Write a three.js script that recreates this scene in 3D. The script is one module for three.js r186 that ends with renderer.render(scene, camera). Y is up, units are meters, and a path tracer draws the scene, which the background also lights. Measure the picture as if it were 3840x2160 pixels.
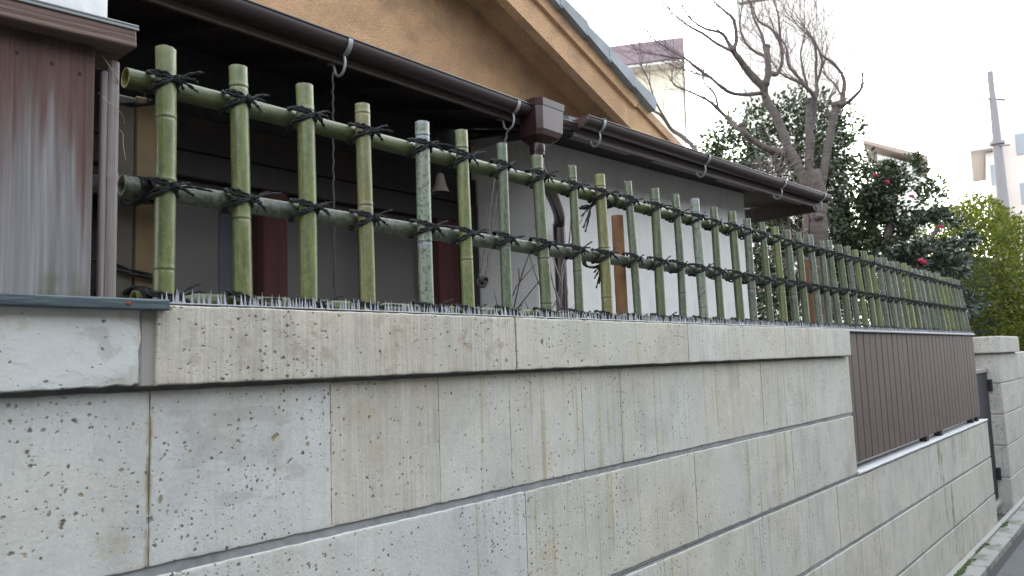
import * as THREE from 'three';
import { mergeGeometries } from 'three/addons/utils/BufferGeometryUtils.js';

// ---------------------------------------------------------------- camera, sky, sun, exposure
const scene = new THREE.Scene();
const camera = new THREE.PerspectiveCamera(41.4, 1024 / 576, 0.05, 400);
camera.position.set(0, 1.46, 1.25);
camera.up.set(-0.0527, 0.9943, 0.0929);
camera.lookAt(0.75358, 1.46 + 0.10067, 1.25 - 0.6496);
camera.focus = 1.9; camera.userData.fStop = 9;
scene.add(camera);

const SUN = new THREE.Vector3(0.864, 0.303, -0.403).normalize();
const SKY_LEVEL = 2.4;
{
  const W = 512, H = 256, d = new Float32Array(W * H * 4);
  for (let j = 0; j < H; j++) for (let i = 0; i < W; i++) {
    const el = ((j + 0.5) / H - 0.5) * Math.PI, az = ((i + 0.5) / W - 0.5) * 2 * Math.PI;
    const v = new THREE.Vector3(Math.cos(el) * Math.cos(az), Math.sin(el), Math.cos(el) * Math.sin(az));
    const up = Math.max(0, v.y), ang = Math.acos(Math.min(1, v.dot(SUN))) * 180 / Math.PI;
    const g = 2.3 * Math.exp(-ang / 22) + 0.35 * Math.exp(-ang / 60), k = SKY_LEVEL, t = Math.pow(up, 0.6);
    const o = (j * W + i) * 4;
    d[o] = k * (1.02 - 0.2 * t + g); d[o + 1] = k * (1.04 - 0.09 * t + 0.96 * g); d[o + 2] = k * (1.06 + 0.06 * t + 0.86 * g); d[o + 3] = 1;
  }
  const sky = new THREE.DataTexture(d, W, H, THREE.RGBAFormat, THREE.FloatType);
  sky.mapping = THREE.EquirectangularReflectionMapping; sky.magFilter = sky.minFilter = THREE.LinearFilter; sky.needsUpdate = true;
  scene.background = sky; scene.environment = sky; scene.environmentIntensity = 1;
}
const sun = new THREE.DirectionalLight(0xfff1dc, 4);
sun.position.copy(SUN).multiplyScalar(60).add(new THREE.Vector3(5, 0, 0)); sun.target.position.set(5, 0, 0);
sun.castShadow = true; sun.shadow.mapSize.set(4096, 4096);
Object.assign(sun.shadow.camera, { left: -25, right: 25, top: 25, bottom: -25, near: 1, far: 140 });
scene.add(sun, sun.target);
const renderer = new THREE.WebGLRenderer({ antialias: true });
renderer.setSize(1024, 576);
renderer.toneMapping = THREE.LinearToneMapping;
renderer.toneMappingExposure = 1.3;
renderer.shadowMap.enabled = true;

// ---------------------------------------------------------------- helpers
let seed = 7;
function rnd() { seed = (seed * 1664525 + 1013904223) >>> 0; return seed / 4294967296; }
const rr = (a, b) => a + (b - a) * rnd();
const pick = (a) => a[Math.floor(rnd() * a.length) % a.length];
const clamp = (x, a = 0, b = 1) => Math.min(b, Math.max(a, x));
const smooth = (a, b, x) => { const t = clamp((x - a) / (b - a)); return t * t * (3 - 2 * t); };
const mix = (a, b, t) => a + (b - a) * t;
const TB = new Float32Array(65536);
{ const s = seed; for (let i = 0; i < 65536; i++) TB[i] = rnd(); seed = s; }
function n2(x, y) {
  const xi = Math.floor(x), yi = Math.floor(y); let fx = x - xi, fy = y - yi;
  fx = fx * fx * (3 - 2 * fx); fy = fy * fy * (3 - 2 * fy);
  const a = xi & 255, b = (xi + 1) & 255, c = (yi & 255) << 8, e = ((yi + 1) & 255) << 8;
  const p = TB[a + c], q = TB[b + c], r = TB[a + e], s = TB[b + e];
  return p + (q - p) * fx + (r - p + (p - q - r + s) * fx) * fy;
}
function fbm(x, y, o = 4) { let v = 0, a = 0.5, s = 0; for (let i = 0; i < o; i++) { v += a * n2(x, y); s += a; a *= 0.5; x = x * 2.03 + 17.3; y = y * 2.03 + 5.7; } return v / s; }
function n3(x, y, z) { const zi = Math.floor(z), f = z - zi; return mix(n2(x + zi * 37.7, y + zi * 11.3), n2(x + (zi + 1) * 37.7, y + (zi + 1) * 11.3), f * f * (3 - 2 * f)); }
const enc = new Uint8Array(4097); for (let i = 0; i <= 4096; i++) { const c = i / 4096; enc[i] = Math.round(255 * (c <= 0.0031308 ? c * 12.92 : 1.055 * Math.pow(c, 1 / 2.4) - 0.055)); }
const toS = (c) => enc[Math.round(clamp(c) * 4096)];
function dataTex(data, W, H, srgb, wrap = THREE.RepeatWrapping) {
  const t = new THREE.DataTexture(data, W, H, THREE.RGBAFormat);
  t.magFilter = THREE.LinearFilter; t.minFilter = THREE.LinearMipmapLinearFilter; t.generateMipmaps = true;
  t.wrapS = t.wrapT = wrap; if (srgb) t.colorSpace = THREE.SRGBColorSpace; t.needsUpdate = true; return t;
}
// f(u, v) -> [r, g, b, height 0..1], colours linear
function tex(W, H, f, wrap) {
  const c = new Uint8Array(W * H * 4), h = new Uint8Array(W * H * 4);
  for (let j = 0; j < H; j++) for (let i = 0; i < W; i++) {
    const p = f((i + 0.5) / W, (j + 0.5) / H), o = (j * W + i) * 4;
    c[o] = toS(p[0]); c[o + 1] = toS(p[1]); c[o + 2] = toS(p[2]); c[o + 3] = 255;
    h[o] = h[o + 1] = h[o + 2] = clamp(p[3]) * 255; h[o + 3] = 255;
  }
  return { map: dataTex(c, W, H, true, wrap), bump: dataTex(h, W, H, false, wrap) };
}
const rgb = (r, g, b) => new THREE.Color().setRGB(r, g, b);
function std(r, g, b, rough = 0.8, more = {}) { return new THREE.MeshStandardMaterial({ color: rgb(r, g, b), roughness: rough, ...more }); }
function texMat(t, rough, bumpScale, more = {}) { return new THREE.MeshStandardMaterial({ map: t.map, bumpMap: t.bump, bumpScale, roughness: rough, ...more }); }
const taken = {};
function numbered(n) { const k = taken[n] = (taken[n] ?? -1) + 1; return k ? n + '_' + String(k).padStart(3, '0') : n; }
function thing(name, label, category, at = [0, 0, 0], turn = 0, group) {
  const o = new THREE.Group(); o.name = numbered(name); o.position.set(...at); o.rotation.y = turn; scene.add(o);
  o.userData = { label, category }; if (group) o.userData.group = group; return o;
}
function add(parent, name, geo, mat, data) {
  const g = Array.isArray(geo) ? mergeGeometries(geo.map((x) => { x = x.index ? x.toNonIndexed() : x; for (const k of Object.keys(x.attributes)) if (!['position', 'normal', 'uv', 'color'].includes(k)) x.deleteAttribute(k); return x; })) : geo;
  const m = new THREE.Mesh(g, mat); m.name = parent === scene ? numbered(name) : name; m.castShadow = m.receiveShadow = true; parent.add(m); if (data) m.userData = data; return m;
}
function struct(name, geo, mat, label) { return add(scene, name, geo, mat, { kind: 'structure', label }); }
// box from corner to corner with chamfered edges and uv in metres
function bx(x0, x1, y0, y1, z0, z1, ch = 0.002) {
  const w = x1 - x0, h = y1 - y0, d = z1 - z0; ch = Math.min(ch, w * 0.3, h * 0.3, d * 0.3);
  const P = [], N = [], UV = [], I = [], c = [(x0 + x1) / 2, (y0 + y1) / 2, (z0 + z1) / 2], hs = [w / 2, h / 2, d / 2];
  function face(pts) { const o = P.length / 3, a = new THREE.Vector3(...pts[0]), b = new THREE.Vector3(...pts[1]), e = new THREE.Vector3(...pts[2]); const n = b.clone().sub(a).cross(e.clone().sub(a)).normalize();
    if (n.x * (a.x + e.x) + n.y * (a.y + e.y) + n.z * (a.z + e.z) < 0) { pts.reverse(); n.negate(); }
    const ax = Math.abs(n.x) > 0.6 ? 0 : Math.abs(n.y) > 0.6 ? 1 : 2;
    for (const p of pts) { P.push(p[0] + c[0], p[1] + c[1], p[2] + c[2]); N.push(n.x, n.y, n.z); const q = [p[0] + c[0], p[1] + c[1], p[2] + c[2]]; UV.push(...(ax === 0 ? [q[2], q[1]] : ax === 1 ? [q[0], q[2]] : [q[0], q[1]])); }
    for (let k = 1; k < pts.length - 1; k++) I.push(o, o + k, o + k + 1); }
  for (let ax = 0; ax < 3; ax++) for (const s of [-1, 1]) { const u = (ax + 1) % 3, v = (ax + 2) % 3, pts = [];
    for (const [a, b] of [[-1, -1], [1, -1], [1, 1], [-1, 1]]) { const p = [0, 0, 0]; p[ax] = s * hs[ax]; p[u] = a * (hs[u] - ch); p[v] = b * (hs[v] - ch); pts.push(p); } face(pts); }
  for (let ax = 0; ax < 3; ax++) for (const a of [-1, 1]) for (const b of [-1, 1]) { const u = (ax + 1) % 3, v = (ax + 2) % 3, pts = [];
    for (const [l, e] of [[-1, 0], [1, 0], [1, 1], [-1, 1]]) { const p = [0, 0, 0]; p[ax] = l * (hs[ax] - ch); p[u] = a * (hs[u] - (e ? ch : 0)); p[v] = b * (hs[v] - (e ? 0 : ch)); pts.push(p); } face(pts); }
  for (const a of [-1, 1]) for (const b of [-1, 1]) for (const e of [-1, 1]) face([[a * hs[0], b * (hs[1] - ch), e * (hs[2] - ch)], [a * (hs[0] - ch), b * hs[1], e * (hs[2] - ch)], [a * (hs[0] - ch), b * (hs[1] - ch), e * hs[2]]]);
  const g = new THREE.BufferGeometry(); g.setAttribute('position', new THREE.Float32BufferAttribute(P, 3)); g.setAttribute('normal', new THREE.Float32BufferAttribute(N, 3)); g.setAttribute('uv', new THREE.Float32BufferAttribute(UV, 2)); g.setIndex(I); return g;
}
const V = (x, y, z) => new THREE.Vector3(x, y, z);
// tube with a radius of its own at every point of a polyline
function limb(pts, radii, seg = 7, bumps = 0, closed = true) {
  const P = [], N = [], UV = [], I = [], n = pts.length; let side = null, len = 0;
  for (let i = 0; i < n; i++) {
    const t = pts[Math.min(n - 1, i + 1)].clone().sub(pts[Math.max(0, i - 1)]).normalize();
    if (!side) side = Math.abs(t.y) < 0.9 ? V(0, 1, 0).cross(t).normalize() : V(1, 0, 0).cross(t).normalize();
    side.addScaledVector(t, -side.dot(t)).normalize(); const b = t.clone().cross(side);
    if (i) len += pts[i].distanceTo(pts[i - 1]);
    for (let k = 0; k <= seg; k++) { const a = k / seg * 2 * Math.PI, d = side.clone().multiplyScalar(Math.cos(a)).addScaledVector(b, Math.sin(a)); let r = Array.isArray(radii) ? radii[i] : radii;
      if (bumps) { const q = pts[i]; r *= 1 + bumps * (n3(q.x * 23 + Math.cos(a) * 1.3, q.y * 23 + Math.sin(a) * 1.3, q.z * 23) - 0.5); }
      P.push(pts[i].x + d.x * r, pts[i].y + d.y * r, pts[i].z + d.z * r); N.push(d.x, d.y, d.z); UV.push(k / seg * 6.283 * (Array.isArray(radii) ? radii[0] : radii), len); }
  }
  for (let i = 0; i < n - 1; i++) for (let k = 0; k < seg; k++) { const a = i * (seg + 1) + k, b = a + seg + 1; I.push(a, a + 1, b, b, a + 1, b + 1); }
  if (closed) for (const [i, s] of [[0, -1], [n - 1, 1]]) { const o = P.length / 3, t = pts[i].clone().sub(pts[i ? i - 1 : 1]).normalize(); P.push(pts[i].x, pts[i].y, pts[i].z); N.push(t.x, t.y, t.z); UV.push(0, len);
    for (let k = 0; k <= seg; k++) { const q = (i * (seg + 1) + k) * 3; P.push(P[q], P[q + 1], P[q + 2]); N.push(t.x, t.y, t.z); UV.push(0.01, len); }
    for (let k = 0; k < seg; k++) s > 0 ? I.push(o, o + 1 + k, o + 2 + k) : I.push(o, o + 2 + k, o + 1 + k); }
  const g = new THREE.BufferGeometry(); g.setAttribute('position', new THREE.Float32BufferAttribute(P, 3)); g.setAttribute('normal', new THREE.Float32BufferAttribute(N, 3)); g.setAttribute('uv', new THREE.Float32BufferAttribute(UV, 2)); g.setIndex(I); return g;
}
function curve(pts, n) { return new THREE.CatmullRomCurve3(pts.map((p) => (p.isVector3 ? p : V(...p))), false, 'centripetal').getPoints(n); }
// straight-sided prism: outline in plan [x, z], from y0 to y1
function prism(poly, y0, y1) {
  const g = new THREE.ExtrudeGeometry(new THREE.Shape(poly.map(([x, z]) => new THREE.Vector2(x, -z))), { depth: y1 - y0, bevelEnabled: false });
  g.rotateX(-Math.PI / 2); g.translate(0, y0, 0); return g;
}
// solid between an outline [s, y] and the same outline moved back by depth (in -z)
function plate(poly, z, depth) { const g = new THREE.ExtrudeGeometry(new THREE.Shape(poly.map(([x, y]) => new THREE.Vector2(x, y))), { depth, bevelEnabled: false }); g.translate(0, 0, z - depth); return g; }

// ---------------------------------------------------------------- ground, road, gutter
const HOUSE_TURN = -0.122;
{
  const asph = tex(512, 512, (u, v) => { const n = fbm(u * 8, v * 8), g = n2(u * 256, v * 256), s = n2(u * 128 + 9, v * 128); const c = 0.07 * (0.75 + 0.3 * n + 0.45 * g) + (s > 0.86 ? 0.05 : 0); return [c, c, c * 1.04, g * 0.7 + s * 0.3]; });
  const soil = std(0.06, 0.05, 0.035, 1);
  const gm = texMat(asph, 0.9, 0.004);
  const sheet = (x0, x1, z0, z1, y) => { const g = new THREE.PlaneGeometry(x1 - x0, z1 - z0, 1, 1); g.rotateX(-Math.PI / 2); g.translate((x0 + x1) / 2, y, (z0 + z1) / 2); const p = g.attributes.position, uv = g.attributes.uv; for (let i = 0; i < p.count; i++) uv.setXY(i, p.getX(i) * 0.8, p.getZ(i) * 0.8); return g; };
  struct('ground', sheet(-200, 200, -200, 200, -0.06), soil, 'bare ground under the neighbourhood');
  struct('road', sheet(-30, 60, 0.22, 4.6, -0.03), gm, 'narrow grey asphalt lane in front of the stone wall');
  struct('garden_ground', bx(-6, 7.35, -0.05, 1.0, -14, -0.27, 0.01), soil, 'raised garden earth behind the stone wall');
  const conc = tex(512, 512, (u, v) => { const n = fbm(u * 6, v * 6, 5), m = smooth(0.55, 0.7, fbm(u * 9 + 3, v * 9)), g = n2(u * 200, v * 200); const c = 0.17 + 0.1 * n + 0.05 * g; return [mix(c, 0.06, m * 0.6), mix(c * 0.97, 0.08, m * 0.6), mix(c * 0.9, 0.035, m * 0.6), g * 0.5 + n * 0.5]; });
  const cm = texMat(conc, 0.95, 0.003);
  const k = thing('gutter_kerb', 'mossy concrete gutter slabs along the foot of the stone wall', 'kerb');
  for (let i = 0; i < 26; i++) { const x = -2.4 + i * 0.6, t = rr(-0.003, 0.003); add(k, 'slab', bx(x + 0.004, x + 0.596, -0.1, 0.008 + t, 0.045, 0.165, 0.006), cm); }
  add(k, 'edge_strip', bx(-2.4, 13.2, -0.1, 0.022, 0.002, 0.038, 0.006), std(0.3, 0.29, 0.27, 0.9));
  add(k, 'channel', bx(-2.4, 13.2, -0.1, -0.035, 0.165, 0.23, 0.004), std(0.035, 0.034, 0.032, 0.95));
  const mossG = []; for (let i = 0; i < 500; i++) { const x = rr(4.5, 7.6), g = new THREE.IcosahedronGeometry(rr(0.004, 0.011), 0); g.scale(1, 0.5, 1); g.translate(x, 0.016, rr(0.036, 0.05) + (n2(x * 6, 3) > 0.55 ? rr(0, 0.03) : 0)); if (n2(x * 4, 1) > 0.42) mossG.push(g); }
  add(k, 'moss', mossG, std(0.05, 0.085, 0.02, 1), { kind: 'stuff' });
}

// ---------------------------------------------------------------- stone wall
const ROWS = [
  { n: 'coping', y0: 1.447, y1: 1.578, z: 0.026, x: [-1.24, -0.35, 0.54, 1.428, 2.31, 3.152, 4.0], gap: 0.004, s: 0.9 },
  { n: 'a', y0: 1.1625, y1: 1.441, z: 0, x: [-1.2, -0.32, 0.551, 0.897, 1.185, 1.425, 1.728, 1.922, 2.332, 2.94, 3.172, 3.803, 4.03], gap: 0.0002, s: 0.25 },
  { n: 'b', y0: 0.8625, y1: 1.1485, z: 0, x: [-1.2, -0.3, 0.59, 1.472, 2.353, 3.207, 4.03], gap: 0.0025, s: 0.15 },
  { n: 'c', y0: 0.5605, y1: 0.8475, z: 0, x: [-1.2, -0.48, 0.4, 1.25, 2.12, 2.834, 3.713, 4.567, 5.636, 6.452, 7.5], gap: 0.0014, s: 0.3 },
  { n: 'd', y0: 0.2575, y1: 0.5455, z: 0, x: [-1.2, -0.48, 0.4, 1.25, 2.1, 2.57, 3.446, 4.294, 5.159, 6.0, 6.815, 7.515], gap: 0.0014, s: 0.2 },
  { n: 'e', y0: -0.1, y1: 0.2435, z: 0, x: [-1.2, -0.3, 0.55, 1.3, 2.1, 2.95, 3.8, 4.7, 5.55, 6.4, 7.2, 7.53], gap: 0.0014, s: 0.25 },
];
ROWS.forEach((r, ri) => { r.tone = []; for (let i = 0; i < r.x.length - 1; i++) { const t = rr(-1, 1), w = 0.4 * rr(-1, 1) + 1.3 * smooth(0.3, 2.6, r.x[i]); r.tone.push([0.405 * (1 + 0.02 * t - 0.024 * w), 0.402 * (1 + 0.02 * t - 0.04 * w), 0.378 * (1 + 0.02 * t - 0.072 * w), r.s * rr(0.3, 1.1)]); } });
ROWS[0].tone[1] = [0.4, 0.4, 0.385, 0.0]; ROWS[0].tone[2] = [0.365, 0.345, 0.305, 0.8]; ROWS[0].tone[3] = [0.385, 0.375, 0.33, 0.35];
ROWS[1].tone[1] = [0.395, 0.402, 0.39, 0]; ROWS[1].tone[2] = [0.392, 0.4, 0.395, 0]; ROWS[1].tone[3] = [0.38, 0.355, 0.31, 0.6]; ROWS[1].tone[4] = [0.4, 0.39, 0.355, 0.1];
ROWS[2].tone[2] = [0.395, 0.402, 0.39, 0]; ROWS[2].tone[3] = [0.39, 0.38, 0.34, 0.2];
const WALL_TEX = [[0, 2.36, 2048, 1388], [2.08, 7.64, 2048, 612]];
function wallTexture([X0, X1, W, H], which) {
  const Y0 = 0, Y1 = 1.6, N = W * H, C = new Float32Array(N * 3), Ht = new Float32Array(N).fill(0.7);
  const sx = W / (X1 - X0), sy = H / (Y1 - Y0);
  for (let j = 0; j < H; j++) {
    const y = Y0 + (j + 0.5) / sy, row = ROWS.find((r) => y > r.y0 - 0.006) || ROWS[5]; let bi = 0;
    for (let i = 0; i < W; i++) {
      const x = X0 + (i + 0.5) / sx; while (bi < row.tone.length - 1 && x > row.x[bi + 1]) bi++;
      const t = row.tone[bi], o = (j * W + i) * 3, so = bi * 0.21 + row.y0 * 1.7;
      const big = fbm(x * 5 + so, y * 5, 3) - 0.5, mid = fbm(x * 22, y * 22 + so, 3) - 0.5, fine = n2(x * 420, y * 420) - 0.5, fin2 = n2(x * 190 + 7, y * 190) - 0.5;
      const warm = fbm(x * 3.2 + 40 + so, y * 3.2, 3) - 0.5;
      let l = 1 + 0.2 * big + 0.16 * mid + 0.1 * fine + 0.1 * fin2;
      const comb = n2(x * 330 + so, y * 9) - 0.5, comb2 = n2(x * 120, y * 3 + so) - 0.5;
      l *= 1 + (t[3] + 0.12) * (0.26 * comb + 0.14 * comb2); { const ft = fbm(x * 11 + so, y * 8, 4); l *= 1 - 0.08 * smooth(0.5, 0.68, ft); }
      // rain streaks run down from the joint under the coping: each with its own length
      let st = 0; if (row.n !== 'coping') { const col = n2(x * 60, 3.3 + bi), col2 = n2(x * 210, 8.1), L = n2(x * 60 + 50, 1.5) * 0.9; const k = smooth(0.53, 0.92, col * 0.6 + col2 * 0.45) * (0.35 + 0.65 * smooth(0.35, 0.6, fbm(x * 90, y * 7, 2))); st = k * smooth(0, 0.1, L - (row.y1 - y) * 1.5 + 0.12 * (fbm(x * 60, y * 12, 2) - 0.5)) * (x > 1.2 ? 1 : 0.35); }
      else { const k = smooth(0.66, 0.9, n2(x * 22, 21.5) * 0.7 + n2(x * 75, 4) * 0.3); st = 0.7 * k * smooth(0.35, 0.6, fbm(x * 30, y * 9 + 3, 2)); }
      l *= 1.06; C[o] = 1.015 * t[0] * l * (1 + 0.09 * warm) * (1 - 0.2 * st); C[o + 1] = t[1] * l * (1 - 0.27 * st); C[o + 2] = 0.97 * t[2] * l * (1 - 0.12 * warm) * (1 - 0.42 * st);
      Ht[j * W + i] += 0.05 * fine + 0.05 * fin2 + 0.05 * mid + 0.13 * t[3] * comb;
    }
  }
  function blot(x, y, rx, ry, rot, dark, col, deep, rag = 0.5, soft = 0.25) {
    const R = Math.max(rx, ry) * 1.5, i0 = Math.max(0, Math.floor((x - R - X0) * sx)), i1 = Math.min(W - 1, Math.ceil((x + R - X0) * sx)), j0 = Math.max(0, Math.floor((y - R - Y0) * sy)), j1 = Math.min(H - 1, Math.ceil((y + R - Y0) * sy));
    const cr = Math.cos(rot), srt = Math.sin(rot), ph = rnd() * 50;
    for (let j = j0; j <= j1; j++) for (let i = i0; i <= i1; i++) {
      const dx = X0 + (i + 0.5) / sx - x, dy = Y0 + (j + 0.5) / sy - y, u = (dx * cr + dy * srt) / rx, v = (-dx * srt + dy * cr) / ry;
      let q = Math.hypot(u, v) + rag * (n2(u * 1.7 + ph, v * 1.7) - 0.5) + rag * 0.5 * (n2(u * 5 + ph, v * 5) - 0.5);
      const m = 1 - smooth(1 - soft, 1, q); if (m <= 0) continue;
      const o = (j * W + i) * 3, k = m * dark; for (let e = 0; e < 3; e++) C[o + e] = mix(C[o + e], col[e], k);
      Ht[j * W + i] -= deep * m;
    }
  }
  seed = 100 + which;
  // cement smear on the left coping stone, clay stains, then the pits of the tuff
  if (!which) {
    for (const [x, y, rx, ry] of [[0.43, 1.512, 0.1, 0.05], [0.475, 1.50, 0.05, 0.045], [0.36, 1.49, 0.08, 0.035]]) blot(x, y, rx, ry, 0.1, 0.8, [0.47, 0.475, 0.455], -0.08, 0.7, 0.12);
    for (const [x, y, rx, ry] of [[0.478, 1.505, 0.022, 0.02], [0.46, 1.53, 0.03, 0.012], [0.7, 1.39, 0.12, 0.03], [0.68, 1.33, 0.09, 0.03], [0.77, 1.32, 0.035, 0.03], [0.64, 1.36, 0.04, 0.04], [0.82, 1.28, 0.03, 0.02], [0.72, 1.25, 0.05, 0.02]]) blot(x, y, rx, ry, 0, 0.5, [0.29, 0.28, 0.25], 0, 0.9, 0.5);
    for (const [x, y, r] of [[0.36, 1.54, 0.012], [0.52, 1.13, 0.06], [0.50, 1.21, 0.03], [0.47, 1.1, 0.05], [0.43, 1.04, 0.04], [0.56, 1.0, 0.03], [0.98, 1.37, 0.05], [1.0, 1.29, 0.04], [0.66, 1.08, 0.03], [1.55, 0.98, 0.04]]) blot(x, y, r, r * 0.8, 0, 0.3, [0.34, 0.26, 0.15], 0, 1.1, 0.6);
    for (let k = 0; k < 60; k++) { const x = rr(0.6, 1.4); blot(x, rr(1.46, 1.57), rr(0.006, 0.03), rr(0.004, 0.02), rr(0, 3), rr(0.15, 0.4), [0.24, 0.18, 0.12], 0.02, 1, 0.6); }
  } else {
    for (const [x, w, y1, y0] of [[5.72, 0.055, 0.87, 0.6], [5.8, 0.05, 0.86, 0.3], [5.98, 0.03, 0.5, 0.02], [6.15, 0.06, 0.86, 0.62], [6.5, 0.1, 0.86, 0.66], [6.9, 0.08, 0.86, 0.62]]) for (let k = 0; k < 26; k++) { const f = rnd(); blot(x + rr(-w, w) * 0.6 + 0.1 * (1 - f) * 0, mix(y1, y0, f), rr(0.008, 0.022), rr(0.02, 0.07), rr(-0.08, 0.08), x < 6.1 ? rr(0.3, 0.6) : rr(0.2, 0.42), x < 6.1 ? [0.13, 0.15, 0.055] : [0.2, 0.2, 0.17], 0.01, 1, 0.7); }
    for (let k = 0; k < 90; k++) blot(rr(6, 7.5), Math.pow(rnd(), 2.2) * 0.28, rr(0.02, 0.09), rr(0.01, 0.04), 0, rr(0.1, 0.3), [0.22, 0.19, 0.12], 0.01, 1.1, 0.7);
  }
  for (let k = 0; k < (which ? 150 : 60); k++) { const x = rr(X0, X1); blot(x, rr(0.1, 1.55), rr(0.02, 0.09), rr(0.03, 0.14), rr(-0.3, 0.3), rr(0.08, 0.24), pick([[0.3, 0.26, 0.18], [0.33, 0.31, 0.27], [0.26, 0.23, 0.17], [0.48, 0.47, 0.44]]), 0.005, 1.2, 0.8); }
  // long thin stain at the joint below the first coping joint
  if (!which) for (let k = 0; k < 60; k++) { const f = rnd(); blot(0.551 + rr(-0.003, 0.003) - 0.004 * f, 1.43 - 0.5 * f, rr(0.002, 0.006), rr(0.01, 0.04), 0, rr(0.2, 0.5), [0.2, 0.14, 0.06], 0.02, 1, 0.8); }
  const area = (X1 - X0) * 1.6, cnt = Math.round(area * (which ? 5200 : 9500));
  for (let k = 0; k < cnt; k++) {
    const x = rr(X0, X1), y = rr(0, 1.58), dens = smooth(0.4, 0.64, 0.7 * fbm(x * 4.5, y * 4.5 + 11, 3) + 0.3 * n2(x * 17, y * 17)); if (rnd() > 0.22 + 0.8 * dens) continue;
    const r = (which ? 0.0009 : 0.0006) + 0.0034 * Math.pow(rnd(), 4.6) + (rnd() < 0.014 ? rr(0.0008, 0.004) : 0), e = rr(0.45, 1), rowc = y > 1.447, w = rnd();
    const c = w < 0.5 ? [0.065, 0.047, 0.03] : w < 0.8 ? [0.14, 0.102, 0.062] : [0.26, 0.18, 0.09];
    blot(x, y, r, r * e, rowc ? rr(-0.4, 0.4) : 0.9 + rr(-0.7, 0.7), rr(0.6, 0.95), c, rr(0.15, 0.4), 0.8, 0.4);
  }
  const c8 = new Uint8Array(N * 4), h8 = new Uint8Array(N * 4);
  for (let i = 0; i < N; i++) { c8[i * 4] = toS(C[i * 3]); c8[i * 4 + 1] = toS(C[i * 3 + 1]); c8[i * 4 + 2] = toS(C[i * 3 + 2]); c8[i * 4 + 3] = 255; h8[i * 4] = h8[i * 4 + 1] = h8[i * 4 + 2] = clamp(Ht[i]) * 255; h8[i * 4 + 3] = 255; }
  return { map: dataTex(c8, W, H, true, THREE.MirroredRepeatWrapping), bump: dataTex(h8, W, H, false, THREE.MirroredRepeatWrapping) };
}
const stoneMats = WALL_TEX.map((w, i) => texMat(wallTexture(w, i), 0.93, 0.0055));
function stone(x0, x1, y0, y1, z, depth, rough, which, chip = 0) {
  const cuts = (a, b, step) => { const L = [a, a + 0.0012, a + 0.003, a + 0.007, a + 0.014], n = Math.max(2, Math.round((b - a - 0.03) / step)); for (let i = 1; i < n; i++) L.push(a + 0.014 + (b - a - 0.028) * i / n); L.push(b - 0.014, b - 0.007, b - 0.003, b - 0.0012, b); return L; };
  const X = cuts(x0, x1, x0 < 3 ? 0.022 : 0.05), Y = cuts(y0, y1, x0 < 3 ? 0.022 : 0.05), nx = X.length, ny = Y.length, P = [], UV = [], I = [], [tx0, tx1] = WALL_TEX[which];
  const put = (x, y, zz) => { P.push(x, y, zz); UV.push((x - tx0) / (tx1 - tx0), y / 1.6); };
  for (let j = 0; j < ny; j++) for (let i = 0; i < nx; i++) {
    let x = X[i], y = Y[j], dx = Math.min(x - x0, x1 - x), dy = Math.min(y - y0, y1 - y);
    const Rk = dx < dy ? (z > 0.01 ? 0.6 : 0.15) : 1, R = 0.0028 * Rk * (0.4 + 1.2 * n2(x * 40 + y0 * 9, y * 40)), bite = chip * smooth(0.52, 0.8, n2(x * 75 + 3, y * 75 + 8)) * 0.006;
    if (dx < 0.02) x += (x - x0 < x1 - x ? 1 : -1) * (0.0005 * n2(y * 70 + x0 * 31, 4) + bite) * (1 - dx / 0.02);
    if (dy < 0.02) y += (y - y0 < y1 - y ? 1 : -1) * (0.0016 * n2(x * 70 + y0 * 31, 7) + bite) * (1 - dy / 0.02);
    const ex = Math.max(0, R - dx), ey = Math.max(0, R - dy), e = Math.min(R, Math.hypot(ex, ey));
    put(x, y, z - (R - Math.sqrt(Math.max(0, R * R - e * e))) - bite * (Math.min(dx, dy) < 0.012 ? 0.5 : 0) + rough * (fbm(x * 14, y * 14, 3) - 0.5));
  }
  const idx = (i, j) => j * nx + i;
  for (let j = 0; j < ny - 1; j++) for (let i = 0; i < nx - 1; i++) I.push(idx(i, j), idx(i + 1, j), idx(i + 1, j + 1), idx(i, j), idx(i + 1, j + 1), idx(i, j + 1));
  const rim = []; for (let i = 0; i < nx; i++) rim.push(idx(i, 0)); for (let j = 1; j < ny; j++) rim.push(idx(nx - 1, j)); for (let i = nx - 2; i >= 0; i--) rim.push(idx(i, ny - 1)); for (let j = ny - 2; j > 0; j--) rim.push(idx(0, j));
  const o = P.length / 3; for (const q of rim) put(P[q * 3], P[q * 3 + 1], z - depth);
  for (let k = 0; k < rim.length; k++) { const n = (k + 1) % rim.length; I.push(rim[k], o + k, rim[n], rim[n], o + k, o + n); }
  const g = new THREE.BufferGeometry(); g.setAttribute('position', new THREE.Float32BufferAttribute(P, 3)); g.setAttribute('uv', new THREE.Float32BufferAttribute(UV, 2)); g.setIndex(I); g.computeVertexNormals(); return g;
}
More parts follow.
